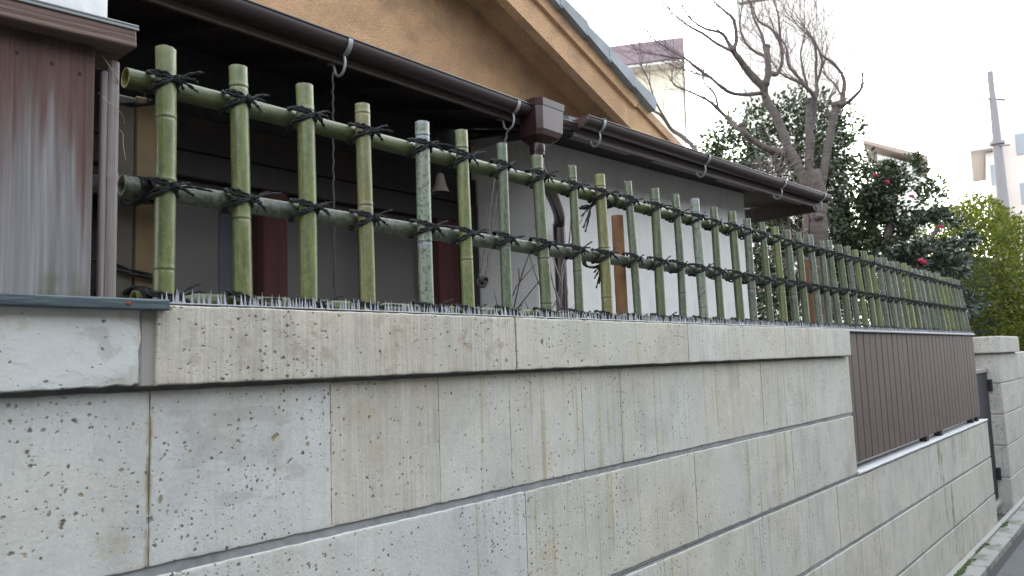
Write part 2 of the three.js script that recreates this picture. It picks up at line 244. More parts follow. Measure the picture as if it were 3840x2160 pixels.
{
  const wall = thing('stone_wall', 'long pitted pale tuff stone wall carrying the bamboo fence', 'wall');
  const grout = tex(256, 256, (u, v) => { const n = fbm(u * 20, v * 20), g = n2(u * 120, v * 120); const c = 0.15 + 0.09 * n + 0.05 * g; return [c * 0.98, c, c * 1.0, n * 0.6 + g * 0.4]; });
  const gm = texMat(grout, 0.95, 0.004);
  add(wall, 'mortar', [bx(-1.3, 4.02, 0.855, 1.437, -0.2, -0.004, 0.001), bx(-1.3, 4.015, 1.4372, 1.45, -0.2, -0.015, 0.001), bx(-1.3, 3.99, 1.45, 1.57, -0.2, 0.019, 0.001), bx(-1.3, 7.49, -0.2, 0.852, -0.2, -0.0045, 0.001)], gm);
  add(wall, 'joint_mortar', bx(0.526, 0.552, 1.447, 1.574, -0.02, 0.02, 0.002), std(0.25, 0.235, 0.21, 0.95));
  ROWS.forEach((r, ri) => { for (let i = 0; i < r.x.length - 1; i++) {
    let x0 = r.x[i] + r.gap / 2, x1 = r.x[i + 1] - r.gap / 2; if (ri === 0 && i === 1) x1 -= 0.012; if (ri === 0 && i === 2) x0 += 0.006;
    add(wall, ri ? 'stone_block' : 'coping_stone', stone(x0, x1, r.y0, r.y1, r.z + rr(-0.0012, 0.0012), ri ? 0.15 : 0.26, 0.0016, x1 > 2.36 ? 1 : 0, ri === 0 && i === 1 ? 0.6 : 0.15), stoneMats[x1 > 2.36 ? 1 : 0]);
  } });
  const sillT = tex(256, 256, (u, v) => { const n = fbm(u * 12, v * 12), g = n2(u * 120, v * 120), c = 0.38 + 0.12 * n + 0.06 * g; return [c, c, c, n]; });
  const sg = []; for (let x = 4.03; x < 7.47; x += 0.1) sg.push(V(x, 0.862 + 0.002 * n2(x * 7, 2), 0.0)); sg.push(V(7.49, 0.862, 0));
  add(wall, 'sill', [bx(4.035, 7.49, 0.852, 0.868, -0.19, 0.002, 0.003), limb(sg, 0.0085, 8)], texMat(sillT, 0.85, 0.002));
}
// ---------------------------------------------------------------- brown screen, gate, pillar, far wall
{
  const slatT = tex(128, 512, (u, v) => { const n = fbm(u * 5, v * 9, 4), st = n2(u * 40, v * 3), g = n2(u * 90, v * 300), l = 0.85 + 0.3 * n + 0.12 * (st - 0.5) + 0.06 * g; return [0.074 * l, 0.047 * l, 0.041 * l, n]; });
  const s = thing('slatted_screen', 'brown metal screen of upright slats filling the gap in the stone wall', 'screen');
  const sm = texMat(slatT, 0.62, 0.0006), dk = std(0.012, 0.011, 0.012, 0.7);
  for (let i = 0; i < 30; i++) { const x = 4.045 + i * 0.1108; add(s, 'slat', bx(x, x + 0.1018, 0.905, 1.568, -0.045, -0.022 + rr(-0.0008, 0.0008), 0.003), sm); }
  add(s, 'rail', bx(4.04, 7.37, 1.46, 1.5, -0.08, -0.047, 0.003), dk); add(s, 'rail', bx(4.04, 7.37, 0.94, 0.98, -0.08, -0.047, 0.003), dk);
  add(s, 'backing', bx(4.04, 7.37, 0.9, 1.565, -0.1, -0.082, 0.002), dk);
  for (const x of [4.05, 5.55, 5.95, 7.05, 7.25]) add(s, 'foot', bx(x, x + 0.07, 0.868, 0.905, -0.07, -0.026, 0.003), dk);
  add(s, 'cap', bx(4.005, 7.375, 1.5695, 1.578, -0.11, -0.005, 0.002), std(0.2, 0.2, 0.21, 0.6));
  const g = thing('garden_gate', 'dark metal gate closed between the stone wall and the gate pillar', 'gate');
  const gk = std(0.012, 0.012, 0.014, 0.75);
  add(g, 'gate_leaf', bx(7.56, 8.3, 0.09, 1.235, -0.13, -0.1, 0.004), gk); add(g, 'top_rail', bx(7.54, 8.33, 1.236, 1.272, -0.14, -0.09, 0.004), std(0.25, 0.21, 0.18, 0.6));
  for (const y of [0.25, 1.06]) add(g, 'hinge', bx(8.29, 8.35, y, y + 0.11, -0.1, -0.07, 0.003), gk);
  add(g, 'gate_post', bx(7.5, 7.545, 0.0, 1.52, -0.16, -0.06, 0.004), gk); add(g, 'sill_bar', bx(7.54, 8.33, 0.03, 0.07, -0.14, -0.08, 0.004), std(0.3, 0.28, 0.26, 0.7));
  const p = thing('gate_pillar', 'square stone gate pillar with a projecting capstone right of the dark gate', 'pillar');
  const ys = [-0.1, 0.27, 0.56, 0.845, 1.13, 1.408];
  for (let i = 0; i < 5; i++) add(p, 'stone_block', bx(8.345, 9.36, ys[i] + 0.003, ys[i + 1] - 0.003, -0.3, 0.002 + rr(-0.001, 0.001), 0.006), pick([PIL(0), PIL(1), PIL(2)]));
  add(p, 'mortar', bx(8.352, 9.353, -0.1, 1.41, -0.29, -0.006, 0.001), std(0.2, 0.19, 0.18, 0.95));
  add(p, 'capstone', bx(8.3, 9.4, 1.412, 1.568, -0.32, 0.034, 0.008), PIL(1));
  const w = thing('neighbour_wall', 'lower pale stone wall continuing beyond the gate pillar', 'wall');
  for (let r = 0; r < 5; r++) for (let c = 0; c < 9; c++) { const x = 9.41 + c * 0.9 - (r % 2) * 0.42; add(w, 'stone_block', bx(Math.max(9.37, x), x + 0.894, ys[r] + 0.003, ys[r + 1] - 0.003, -0.2, rr(-0.006, -0.003), 0.005), PIL(c % 3)); }
  add(w, 'mortar', bx(9.37, 17, -0.1, 1.404, -0.19, -0.012, 0.001), std(0.2, 0.19, 0.18, 0.95));
}
function PIL(k) {
  PIL.m = PIL.m || [0, 1, 2].map((q) => texMat(tex(256, 256, (u, v) => { const n = fbm(u * 5 + q * 9, v * 5), g = n2(u * 128, v * 128 + q * 31), s = n2(u * 60 + q, v * 3), p = n2(u * 70 + q * 3, v * 70) > 0.86 ? 0.6 : 1; const c = (0.36 + 0.12 * (n - 0.5) + 0.07 * (g - 0.5) + 0.07 * (s - 0.5)) * p; return [c * (1.04 + 0.02 * q), c, c * (0.9 - 0.02 * q), p * 0.6 + g * 0.3]; }), 0.93, 0.004));
  return PIL.m[k];
}
// ---------------------------------------------------------------- wooden gate house at the left
function woodTex(W, H, o) {
  return tex(W, H, (u, v) => {
    const x = u * o.w, y = v * o.h, wob = 0.012 * (fbm(x * 5, y * 1.5 + 3, 3) - 0.5) * 2;
    const ring = 0.5 + 0.5 * Math.sin((x + wob) * o.rings * 6.283 + 2.5 * n2(x * 9, y * 1.2));
    const g = n2((x + wob) * o.grain, y * 5), g2 = n2((x + wob) * o.grain * 0.31, y * 2.2 + 9), f = n2(x * 900, y * 60);
    let c = o.col.map((q, k) => mix(q, o.dark[k], clamp((o.rw ?? 0.35) * ring + 0.55 * g - 0.12)));
    const l = 1 + 0.3 * (g2 - 0.5) + 0.15 * (f - 0.5);
    c = c.map((q) => q * l); if (o.extra) c = o.extra(c, x, y, g, g2);
    return [...c, 0.4 * ring + 0.35 * g + 0.25 * f];
  });
}
{
  const fence = thing('plank_fence', 'weathered wide plank fence with a reddish top rail, left of the bamboo', 'fence');
  // bare grey wood where rain reaches, old red-brown stain above, green algae at the foot: all with torn edges along the grain
  const board = woodTex(512, 1024, { w: 0.3, h: 0.42, rings: 55, grain: 330, rw: 0.12, col: [0.085, 0.044, 0.035], dark: [0.045, 0.023, 0.02],
    extra: (c, x, y, g, g2) => { const e = fbm(x * 24, y * 3.4, 5), e2 = n2(x * 200, y * 7); const grey = smooth(-0.1, 0.13, (0.21 - y) + 0.34 * (e - 0.5) + 0.12 * (e2 - 0.5)); const gl = 0.175 + 0.09 * (g - 0.5) + 0.05 * (g2 - 0.5);
      c = [mix(c[0], gl, grey * 0.93), mix(c[1], gl * 0.97, grey * 0.93), mix(c[2], gl * 0.97, grey * 0.93)]; const alg = smooth(0.0, 0.06, 0.035 - y + 0.09 * (fbm(x * 20, y * 20, 3) - 0.5)) * smooth(0.45, 0.6, fbm(x * 26 + 4, y * 14, 3)); c = [mix(c[0], 0.07, alg), mix(c[1], 0.075, alg), mix(c[2], 0.02, alg)];
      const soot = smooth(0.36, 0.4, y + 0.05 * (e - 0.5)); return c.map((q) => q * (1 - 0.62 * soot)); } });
  const knot = std(0.03, 0.018, 0.014, 0.9);
  const bm = texMat(board, 0.85, 0.0025);
  const mk = (x0, x1, z) => { const g = bx(x0, x1, 1.584, 1.996, z - 0.03, z, 0.003), p = g.attributes.position, uv = g.attributes.uv; for (let i = 0; i < p.count; i++) uv.setXY(i, (p.getX(i) - 0.16) / 0.3, (p.getY(i) - 1.584) / 0.42); return g; };
  add(fence, 'plank', mk(0.168, 0.459, 0.0), bm); add(fence, 'plank', mk(-0.14, 0.163, -0.003), bm); add(fence, 'plank', mk(-0.45, -0.145, 0.001), bm);
  for (const [x, y] of [[0.351, 1.945], [0.397, 1.942], [0.437, 1.936]]) { const g = new THREE.SphereGeometry(0.0028, 8, 6); g.scale(1, 1.4, 0.5); g.translate(x, y, 0.0); add(fence, 'nail', g, knot); }
  const rail = woodTex(512, 128, { w: 0.06, h: 0.9, rings: 130, grain: 500, rw: 0.2, col: [0.12, 0.074, 0.056], dark: [0.08, 0.048, 0.038] });
  const railG = bx(-0.8, 0.508, 1.989, 2.022, -0.1, 0.034, 0.002); { const uv = railG.attributes.uv; for (let i = 0; i < uv.count; i++) uv.setXY(i, uv.getY(i) * 16, uv.getX(i) * 1.1); }
  const tilt = (m) => { m.rotation.z = 0.05; m.position.set(0.1008, -0.0229, 0); };
  tilt(add(fence, 'top_rail', railG, texMat(rail, 0.75, 0.0015)));
  const fm = std(0.16, 0.165, 0.165, 0.45, { metalness: 0.5 });
  tilt(add(fence, 'flashing', [bx(-0.8, 0.511, 2.0225, 2.026, -0.1, 0.037, 0.001), bx(-0.8, 0.511, 2.017, 2.0222, 0.0345, 0.037, 0.0008)], fm));
  add(fence, 'post', bx(0.44, 0.472, 1.584, 1.985, -0.09, -0.034, 0.003), std(0.03, 0.02, 0.018, 0.9));

  const cap = thing('copper_flashing', 'long flat metal flashing with a rust spot on the coping under the plank fence', 'flashing');
  const patina = tex(512, 64, (u, v) => { const n = fbm(u * 30, v * 4), m = fbm(u * 9 + 3, v * 2), e = smooth(0.82, 0.95, u + 0.3 * (n - 0.5)); const c = [mix(0.045, 0.07, n), mix(0.055, 0.08, n), mix(0.07, 0.095, n)]; return [mix(c[0], 0.06, e * m), mix(c[1], 0.1, e * m), mix(c[2], 0.095, e * m), n]; });
  const cg = bx(-0.8, 0.561, 1.5665, 1.5835, -0.06, 0.047, 0.002); { const uv = cg.attributes.uv; for (let i = 0; i < uv.count; i++) uv.setXY(i, clamp((uv.getX(i) + 0.8) / 1.361), uv.getY(i) * 60 % 1); }
  add(cap, 'sheet', cg, texMat(patina, 0.5, 0.001, { metalness: 0.35 }));
  { const g = new THREE.SphereGeometry(0.0042, 8, 6); g.scale(1.2, 0.8, 0.3); g.translate(0.496, 1.575, 0.0472); add(cap, 'rivet', g, std(0.13, 0.035, 0.02, 0.9)); }

  const up = thing('plaster_gatehouse', 'rough white plaster wall above the plank fence, at the top left', 'wall');
  const pl = tex(512, 512, (u, v) => { const n = fbm(u * 7, v * 7, 5), m = fbm(u * 26, v * 20, 4), cr = Math.abs(fbm(u * 5 + 8, v * 5) - 0.5) < 0.006 ? 1 : 0; const c = 0.62 + 0.12 * (n - 0.5) - 0.1 * cr; return [c, c * 0.99, c * 0.97, 0.55 * m + 0.45 * n - 0.2 * cr]; });
  const pg = new THREE.BoxGeometry(1.4, 1.6, 0.3, 140, 100, 1); pg.translate(-0.215, 2.8, -0.17);
  { const p = pg.attributes.position, uv = pg.attributes.uv; for (let i = 0; i < p.count; i++) { const x = p.getX(i), y = p.getY(i); uv.setXY(i, x * 1.6, y * 1.6); if (p.getZ(i) > -0.05) { const e = Math.max(0, 0.012 - (0.485 - x)); p.setZ(i, p.getZ(i) - e * e * 40 + 0.006 * (fbm(x * 15, y * 15, 4) - 0.5)); } if (x > 0.48) p.setX(i, x + 0.004 * (fbm(y * 20, p.getZ(i) * 9, 3) - 0.5)); } pg.computeVertexNormals(); }
  add(up, 'wall', pg, texMat(pl, 0.95, 0.006));

  const cane = thing('dried_cane', 'old grey split bamboo cane upright at the right end of the plank fence', 'bamboo cane');
  const gt = woodTex(64, 512, { w: 0.07, h: 0.42, rings: 30, grain: 420, col: [0.19, 0.165, 0.155], dark: [0.11, 0.085, 0.08] });
  const cm = texMat(gt, 0.7, 0.002), prof = []; for (let y = 0; y <= 0.4; y += 0.01) { const nd = Math.min(Math.abs(y - 0.355), Math.abs(y - 0.2)); prof.push(new THREE.Vector2(0.0105 + 0.0016 * Math.exp(-nd * nd / 2e-5) - 0.001 * Math.exp(-Math.pow(nd - 0.007, 2) / 1e-5), y)); }
  const lg = new THREE.LatheGeometry(prof, 18); lg.translate(0.4905, 1.584, -0.015); add(cane, 'half_cane', lg, cm);
  add(cane, 'split_strip', bx(0.473, 0.4815, 1.584, 1.955, -0.02, -0.006, 0.003), cm);
  const wm = std(0.24, 0.17, 0.12, 0.5, { metalness: 0.5 });
  [[[0.469, 1.975, 0], [0.478, 1.958, 0.006], [0.489, 1.945, 0.003], [0.499, 1.936, -0.01]], [[0.475, 1.908, 0], [0.468, 1.904, 0.008], [0.474, 1.897, 0.012], [0.489, 1.892, 0.006], [0.505, 1.888, -0.01], [0.513, 1.877, -0.02]], [[0.5, 1.862, -0.01], [0.506, 1.858, -0.01], [0.507, 1.84, -0.01], [0.512, 1.815, -0.012]]].forEach((w) => add(cane, 'tie_wire', limb(curve(w, 14), 0.0007, 5), wm));
}

// ---------------------------------------------------------------- the house
const M = {
  darkWood: texMat(woodTex(128, 512, { w: 0.4, h: 2, rings: 30, grain: 140, col: [0.018, 0.012, 0.01], dark: [0.009, 0.006, 0.005] }), 0.7, 0.002),
  redWood: texMat(woodTex(128, 512, { w: 0.4, h: 2, rings: 30, grain: 140, col: [0.055, 0.012, 0.012], dark: [0.033, 0.008, 0.009] }), 0.9, 0.001),
  gutter: std(0.026, 0.015, 0.015, 0.38), steel: std(0.26, 0.265, 0.27, 0.5, { metalness: 0.4 }),
};
{
  const h = thing('house', 'old house with an ochre gable and dark eaves behind the bamboo fence', 'house');
  // left part: recessed dark window wall under a deep eave
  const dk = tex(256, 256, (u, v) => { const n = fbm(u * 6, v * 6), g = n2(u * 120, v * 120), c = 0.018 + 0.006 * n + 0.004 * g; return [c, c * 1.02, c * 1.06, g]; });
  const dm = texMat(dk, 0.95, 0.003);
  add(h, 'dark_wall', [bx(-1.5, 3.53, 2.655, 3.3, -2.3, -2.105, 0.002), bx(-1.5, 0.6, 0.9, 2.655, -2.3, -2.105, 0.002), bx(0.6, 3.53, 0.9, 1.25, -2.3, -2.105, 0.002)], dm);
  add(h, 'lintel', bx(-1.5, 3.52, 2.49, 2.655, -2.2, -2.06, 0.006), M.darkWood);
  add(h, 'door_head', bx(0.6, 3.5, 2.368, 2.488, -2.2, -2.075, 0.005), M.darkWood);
  add(h, 'post', bx(2.01, 2.145, 1.0, 2.367, -2.2, -2.08, 0.005), M.redWood); add(h, 'post', bx(3.195, 3.37, 1.0, 2.367, -2.2, -2.08, 0.005), M.redWood);
  add(h, 'post', bx(3.375, 3.52, 1.0, 2.489, -2.2, -2.05, 0.006), M.darkWood); add(h, 'post', bx(0.6, 0.72, 1.0, 2.367, -2.2, -2.08, 0.005), M.redWood);
  const glass = new THREE.MeshPhysicalMaterial({ color: 0xffffff, roughness: 0.03, transmission: 1, thickness: 0, ior: 1.5 });
  const cur = tex(256, 128, (u, v) => { const f = 0.5 + 0.5 * Math.sin(u * 60 + 3 * n2(u * 20, v * 2)), n = n2(u * 250, v * 120); const c = 0.085 + 0.004 * n; return [c, c * 0.94, c * 0.88, n]; });
  const cmat = texMat(cur, 0.95, 0.0006);
  for (const [x0, x1, c0, c1] of [[0.72, 2.01, 1.45, 1.86], [2.145, 3.195, 2.15, 3.19]]) {
    const w = add(h, 'sliding_window', [bx(x0, x1, 2.33, 2.366, -2.17, -2.12, 0.003), bx(x0, x1, 1.25, 1.31, -2.17, -2.12, 0.003), bx((x0 + x1) / 2 - 0.02, (x0 + x1) / 2 + 0.02, 1.31, 2.33, -2.17, -2.135, 0.003)], M.darkWood);
    const g = new THREE.PlaneGeometry(x1 - x0, 1.02); g.translate((x0 + x1) / 2, 1.82, -2.13); add(w, 'pane', g, glass);
    const cg = new THREE.PlaneGeometry(c1 - c0, 1.1, 120, 1), p = cg.attributes.position; for (let i = 0; i < p.count; i++) p.setZ(i, 0.0006 * Math.sin(p.getX(i) * 46 + 2 * Math.sin(p.getX(i) * 7))); cg.computeVertexNormals(); cg.translate((c0 + c1) / 2, 1.8, -2.24); add(w, 'curtain', cg, cmat); if (x0 < 1) add(w, 'curtain', bx(1.862, 1.99, 1.25, 2.34, -2.25, -2.235, 0.002), std(0.05, 0.053, 0.066, 0.95), { label: 'narrow blue-grey curtain' });
  }
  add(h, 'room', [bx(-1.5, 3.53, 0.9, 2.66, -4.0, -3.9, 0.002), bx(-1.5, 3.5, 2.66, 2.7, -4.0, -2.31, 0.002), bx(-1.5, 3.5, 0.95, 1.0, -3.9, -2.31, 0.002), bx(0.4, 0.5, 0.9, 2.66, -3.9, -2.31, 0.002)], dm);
  // left eave: soffit boards, rafters, fascia, roof sheet
  const slope = 0.24, soff = (x0, x1, z0, z1, y0, t) => { const y1 = y0 + (z0 - z1) * slope; return prismX(x0, x1, [[z0, y0], [z0, y0 + t], [z1, y1 + t], [z1, y1]]); };
  add(h, 'soffit', soff(-2, 3.36, -1.27, -2.3, 2.79, 0.02), M.darkWood);
  for (let x = -1.8; x < 3.3; x += 0.455) add(h, 'rafter', soff(x, x + 0.045, -1.27, -2.3, 2.745, 0.044), M.darkWood);
  add(h, 'fascia', bx(-2, 3.36, 2.725, 2.825, -1.268, -1.25, 0.002), std(0.06, 0.045, 0.04, 0.6));
  add(h, 'pent_roof', soff(-2, 3.38, -1.25, -2.4, 2.8, 0.035), std(0.08, 0.085, 0.09, 0.6));
  // right part: pale plastered block, its wall turned a little towards the lane
  const pw = tex(256, 256, (u, v) => { const n = fbm(u * 5, v * 5), g = n2(u * 128, v * 128), dr = smooth(0.6, 0.75, fbm(u * 14, v * 2.5, 4)), c = (0.53 + 0.07 * (n - 0.5) + 0.03 * (g - 0.5)) * (1 - 0.08 * dr); return [c, c * 0.98, c * 0.95, g * 0.7 + n * 0.3]; });
  const bm = texMat(pw, 0.95, 0.002);
  add(h, 'plaster_wall', prism([[3.555, -1.605], [5.99, -1.34], [6.3, -4.2], [3.53, -4.2], [3.53, -2.1]], 0.9, 2.86), bm);
  const soffit = [[3.4, -1.20], [6.78, -0.99], [6.78, -1.9], [3.4, -2.1]];
  { const g = prism(soffit, 2.775, 2.795), p = g.attributes.position; for (let i = 0; i < p.count; i++) p.setY(i, p.getY(i) + 0.12 * clamp((-1.1 - p.getZ(i)) / 1)); g.computeVertexNormals(); add(h, 'soffit', g, M.darkWood); }
  const along = (t, off, y) => V(3.42 + 3.36 * t + off * 0.0624, y, -1.105 + 0.21 * t - off);
  const slab = (t0, t1, o0, o1, y0, y1) => { const a = along(t0, o0), b = along(t1, o0), c = along(t1, o1), e = along(t0, o1); return prism([[a.x, a.z], [b.x, b.z], [c.x, c.z], [e.x, e.z]], y0, y1); };
  add(h, 'fascia', slab(0, 0.985, 0.098, 0.118, 2.735, 2.83), std(0.09, 0.07, 0.065, 0.6));
  for (let k = 0; k < 4; k++) add(h, 'soffit_batten', slab(0.02 + k * 0.25, 0.19 + k * 0.25, 0.16, 0.2, 2.757, 2.776), std(0.13, 0.115, 0.11, 0.7));
  add(h, 'side_fascia', slab(0.985, 0.992, 0.11, 1.0, 2.70, 2.83), M.darkWood);
  { const g = slab(-0.01, 1.0, 0.1, 1.8, 2.81, 2.845), p = g.attributes.position; for (let i = 0; i < p.count; i++) p.setY(i, p.getY(i) + 0.2 * Math.max(0, -1.2 - p.getZ(i))); g.computeVertexNormals(); add(h, 'low_roof', g, std(0.09, 0.095, 0.1, 0.6)); }
  // gable above the eaves, turned the same way as the right block
  const T = (s) => 4.0 - 0.528 * s, turn = (z, geos) => geos.map((g) => { g.rotateY(HOUSE_TURN); g.translate(3.6, 0, z); return g; });
  const och = tex(512, 512, (u, v) => { const n = fbm(u * 3, v * 3, 4), m = fbm(u * 14, v * 14, 3), g = n2(u * 200, v * 200), g2 = n2(u * 90 + 4, v * 90), gr = smooth(0.52, 0.7, fbm(u * 4 + 9, v * 4 + 2, 4)); const l = 1 + 0.18 * (n - 0.5) + 0.14 * (m - 0.5) + 0.2 * (g - 0.5) + 0.12 * (g2 - 0.5); const so = 1 - 0.14 * smooth(0.45, 0.7, fbm(u * 6 + 21, v * 6, 5)); return [mix(0.4, 0.33, gr) * l * so, mix(0.245, 0.21, gr) * l * so, mix(0.135, 0.125, gr) * l * so, 0.5 * g + 0.3 * g2 + 0.2 * m]; });
  const om = texMat(och, 0.95, 0.006);
  add(h, 'gable_wall', turn(-2.1, [plate([[-6, 2.9], [1.42, 2.9], [1.42, 3.3], [-0.2, 4.0], [-2.4, 5.15], [-6, 3.4]], 0, 0.15)]), om);
  // verge: soffit, two plaster bands, then a row of slate verge tiles
  add(h, 'verge_soffit', turn(-2.1, [prismZ([[-2.6, T(-2.6) - 0.21], [-2.6, T(-2.6) - 0.14], [1.9, T(1.9) - 0.02], [1.9, T(1.9) - 0.09]], -0.05, 0.44)]), om);
  add(h, 'verge_board', turn(-1.65, [plate([[-2.6, T(-2.6) - 0.365], [-2.6, T(-2.6) - 0.13], [1.9, T(1.9) - 0.13], [1.9, T(1.9) - 0.33]], -0.03, 0.07)]), om);
  add(h, 'verge_board', turn(-1.65, [plate([[-2.6, T(-2.6) - 0.15], [-2.6, T(-2.6) - 0.046], [1.13, T(1.13) - 0.046], [1.06, T(1.06) - 0.165]], 0.0, 0.1)]), om);
  const slate = tex(128, 128, (u, v) => { const n = fbm(u * 6, v * 6), g = n2(u * 60, v * 60), c = 0.13 + 0.12 * n + 0.03 * g; return [c * 0.9, c * 0.98, c * 1.02, n]; });
  const tm = texMat(slate, 0.6, 0.003);
  for (let k = 0; k < 14; k++) { const s1 = 1.225 - k * 0.236, s0 = s1 - 0.255, dy = 0.022; add(h, 'verge_tile', turn(-1.65, [plate([[s0, T(s0) - 0.07], [s0, T(s0) - 0.002], [s1, T(s1) + dy], [s1 + 0.02, T(s1) - 0.012], [s1 - 0.002, T(s1) - 0.085]], 0.05 + 0.003 * (k % 2), 0.3)]), tm); }
  add(h, 'main_roof', turn(-1.65, [plate([[-2.6, T(-2.6) - 0.05], [-2.6, T(-2.6) - 0.008], [1.6, T(1.6) - 0.008], [1.6, T(1.6) - 0.05]], -0.2, 5)]), tm);
  { const g = bx(-0.42, -0.28, 3.86, 3.96, -0.05, 0.36, 0.006); add(h, 'purlin', turn(-2.1, [g]), om); }
}
// outline [z, y] drawn out along x; outline [s, y] drawn out along z
function prismX(x0, x1, poly) { const g = new THREE.ExtrudeGeometry(new THREE.Shape(poly.map(([z, y]) => new THREE.Vector2(-z, y))), { depth: x1 - x0, bevelEnabled: false }); g.rotateY(Math.PI / 2); g.translate(x0, 0, 0); return g; }
function prismZ(poly, z0, z1) { return plate(poly, z1, z1 - z0); }

// ---------------------------------------------------------------- gutters, rainwater head, downpipe
{
  const half = (a, b, r, t0 = -Math.PI, t1 = 0) => { // half-round trough from a to b: an open shell 3 mm thick with a rolled front lip
    const dir = b.clone().sub(a).normalize(), out = V(-dir.z, 0, dir.x).normalize(), P = [], I = [], ring = [];
    for (let k = 0; k <= 20; k++) { const q = t0 + (t1 - t0) * k / 20; ring.push([Math.cos(q) * r, Math.sin(q) * r]); }
    for (let k = 0; k <= 8; k++) { const q = -Math.PI / 2 + k / 8 * Math.PI * 1.6; ring.push([r + 0.0005 + Math.cos(q) * 0.0045 , 0.0045 + Math.sin(q) * 0.0045]); }
    for (let k = 20; k >= 0; k--) { const q = t0 + (t1 - t0) * k / 20; ring.push([Math.cos(q) * (r - 0.003), Math.sin(q) * (r - 0.003) + (k === 20 || !k ? 0.001 : 0)]); }
    const n = ring.length; for (const p of [a, b]) for (const [o, y] of ring) P.push(p.x + out.x * o, p.y + y, p.z + out.z * o);
    for (let k = 0; k < n - 1; k++) I.push(k, n + k, k + 1, k + 1, n + k, n + k + 1);
    const g = new THREE.BufferGeometry(); g.setAttribute('position', new THREE.Float32BufferAttribute(P, 3)); g.setIndex(I); g.computeVertexNormals(); return g;
  };
  const bracket = (t, c, dir) => { const out = V(-dir.z, 0, dir.x), P = (o, y) => c.clone().addScaledVector(out, o).add(V(0, y, 0)), strap = [];
    for (let k = 0; k <= 12; k++) { const q = 0.12 - k / 12 * 1.45; strap.push(P(Math.cos(q) * 0.0565, Math.sin(q) * 0.0565)); }
    const g1 = ribbon(strap, dir, 0.022, 0.003), clip = ribbon([P(0.058, 0.012), P(0.05, 0.014), P(0.04, 0.012)], dir, 0.026, 0.004);
    const hook = limb(curve([P(0.012, -0.056), P(0.016, -0.085), P(0.003, -0.118), P(-0.022, -0.13), P(-0.047, -0.116), P(-0.057, -0.088), P(-0.064, -0.07), P(-0.1, -0.058)], 30), 0.0058, 8);
    add(t, 'bracket', [g1, clip, hook], M.steel); };
  const L = thing('rain_gutter', 'dark brown half-round gutter along the left eave under the ochre gable', 'gutter');
  add(L, 'trough', half(V(-2, 2.797, -1.217), V(3.02, 2.8, -1.212), 0.051), M.gutter);
  for (const x of [-0.27, 0.79, 1.85, 2.905]) bracket(L, V(x, 2.797, -1.216), V(1, 0, 0));
  const dR = V(3.36, 0, 0.21).normalize(), at = (t) => V(3.43 + 3.36 * t, 2.826, -1.153 + 0.21 * t);
  const R = thing('rain_gutter', 'dark brown half-round gutter above the white wall, its closed end beside the rainwater head', 'gutter');
  add(R, 'trough', half(at(0), at(1), 0.051), M.gutter);
  const endCap = (p) => { const s = new THREE.Shape(); s.absarc(0, 0, 0.0515, Math.PI, 2 * Math.PI); s.closePath(); const g = new THREE.ExtrudeGeometry(s, { depth: 0.012, bevelEnabled: true, bevelSize: 0.001, bevelThickness: 0.001, bevelSegments: 1, curveSegments: 20 }); g.rotateY(-Math.PI / 2); g.rotateY(-Math.atan2(dR.z, dR.x)); g.translate(p.x, p.y, p.z); return g; };
  add(R, 'end_cap', endCap(at(0.002)), std(0.065, 0.036, 0.033, 0.4)); add(R, 'end_cap', endCap(at(1)), M.gutter);
  for (const t of [0.045, 0.39, 0.735, 0.962]) bracket(R, at(t), dR);
  add(R, 'outlet_trough', half(V(3.2, 2.79, -1.215), V(3.46, 2.795, -1.2), 0.03), M.gutter);
  const W = thing('downpipe', 'dark brown rainwater head and downpipe at the corner of the white wall', 'downpipe');
  const oct = (w, d, c) => [[-w + c, -d], [w - c, -d], [w, -d + c], [w, d - c], [w - c, d], [-w + c, d], [-w, d - c], [-w, -d + c]];
  const rings = (list, cx, cz) => { const P = [], I = []; list.forEach(([y, w, d, c, ox]) => oct(w, d, c).forEach(([x, z]) => P.push(cx + x + (ox || 0), y, cz + z))); for (let i = 0; i < list.length - 1; i++) for (let k = 0; k < 8; k++) { const a = i * 8 + k, b = i * 8 + (k + 1) % 8; I.push(a, b, a + 8, b, b + 8, a + 8); } const top = list.length * 8 - 8; for (let k = 1; k < 7; k++) I.push(0, k + 1, k); for (let k = 1; k < 7; k++) I.push(top, top + k, top + k + 1);
    const g = new THREE.BufferGeometry(); g.setAttribute('position', new THREE.Float32BufferAttribute(P, 3)); g.setIndex(I); const q = g.toNonIndexed(); q.computeVertexNormals(); return q; };
  add(W, 'rainwater_head', rings([[2.615, 0.05, 0.045, 0.02, -0.02], [2.65, 0.095, 0.075, 0.025, -0.012], [2.68, 0.108, 0.082, 0.025], [2.8, 0.116, 0.088, 0.028], [2.802, 0.12, 0.092, 0.03], [2.838, 0.124, 0.095, 0.03]], 3.125, -1.2), std(0.032, 0.014, 0.014, 0.22));
  const lath = (a) => { const g = new THREE.LatheGeometry(a.map(([r, y]) => new THREE.Vector2(r, y)), 28); g.translate(3.09, 0, -1.2); return g; };
  add(W, 'neck', lath([[0.001, 2.54], [0.037, 2.542], [0.0385, 2.56], [0.0385, 2.575], [0.042, 2.577], [0.042, 2.612], [0.043, 2.618], [0.036, 2.622]]), std(0.032, 0.014, 0.014, 0.2));
  add(W, 'elbow', limb(curve([[3.09, 2.56, -1.2], [3.1, 2.52, -1.21], [3.3, 2.44, -1.3], [3.6, 2.33, -1.46], [3.645, 2.28, -1.5], [3.645, 2.25, -1.5]], 40), 0.034, 20), std(0.032, 0.016, 0.016, 0.25));
  add(W, 'pipe', limb([V(3.645, 2.3, -1.5), V(3.645, 1.6, -1.5), V(3.645, 0.95, -1.5)], 0.037, 24), std(0.032, 0.016, 0.016, 0.25));
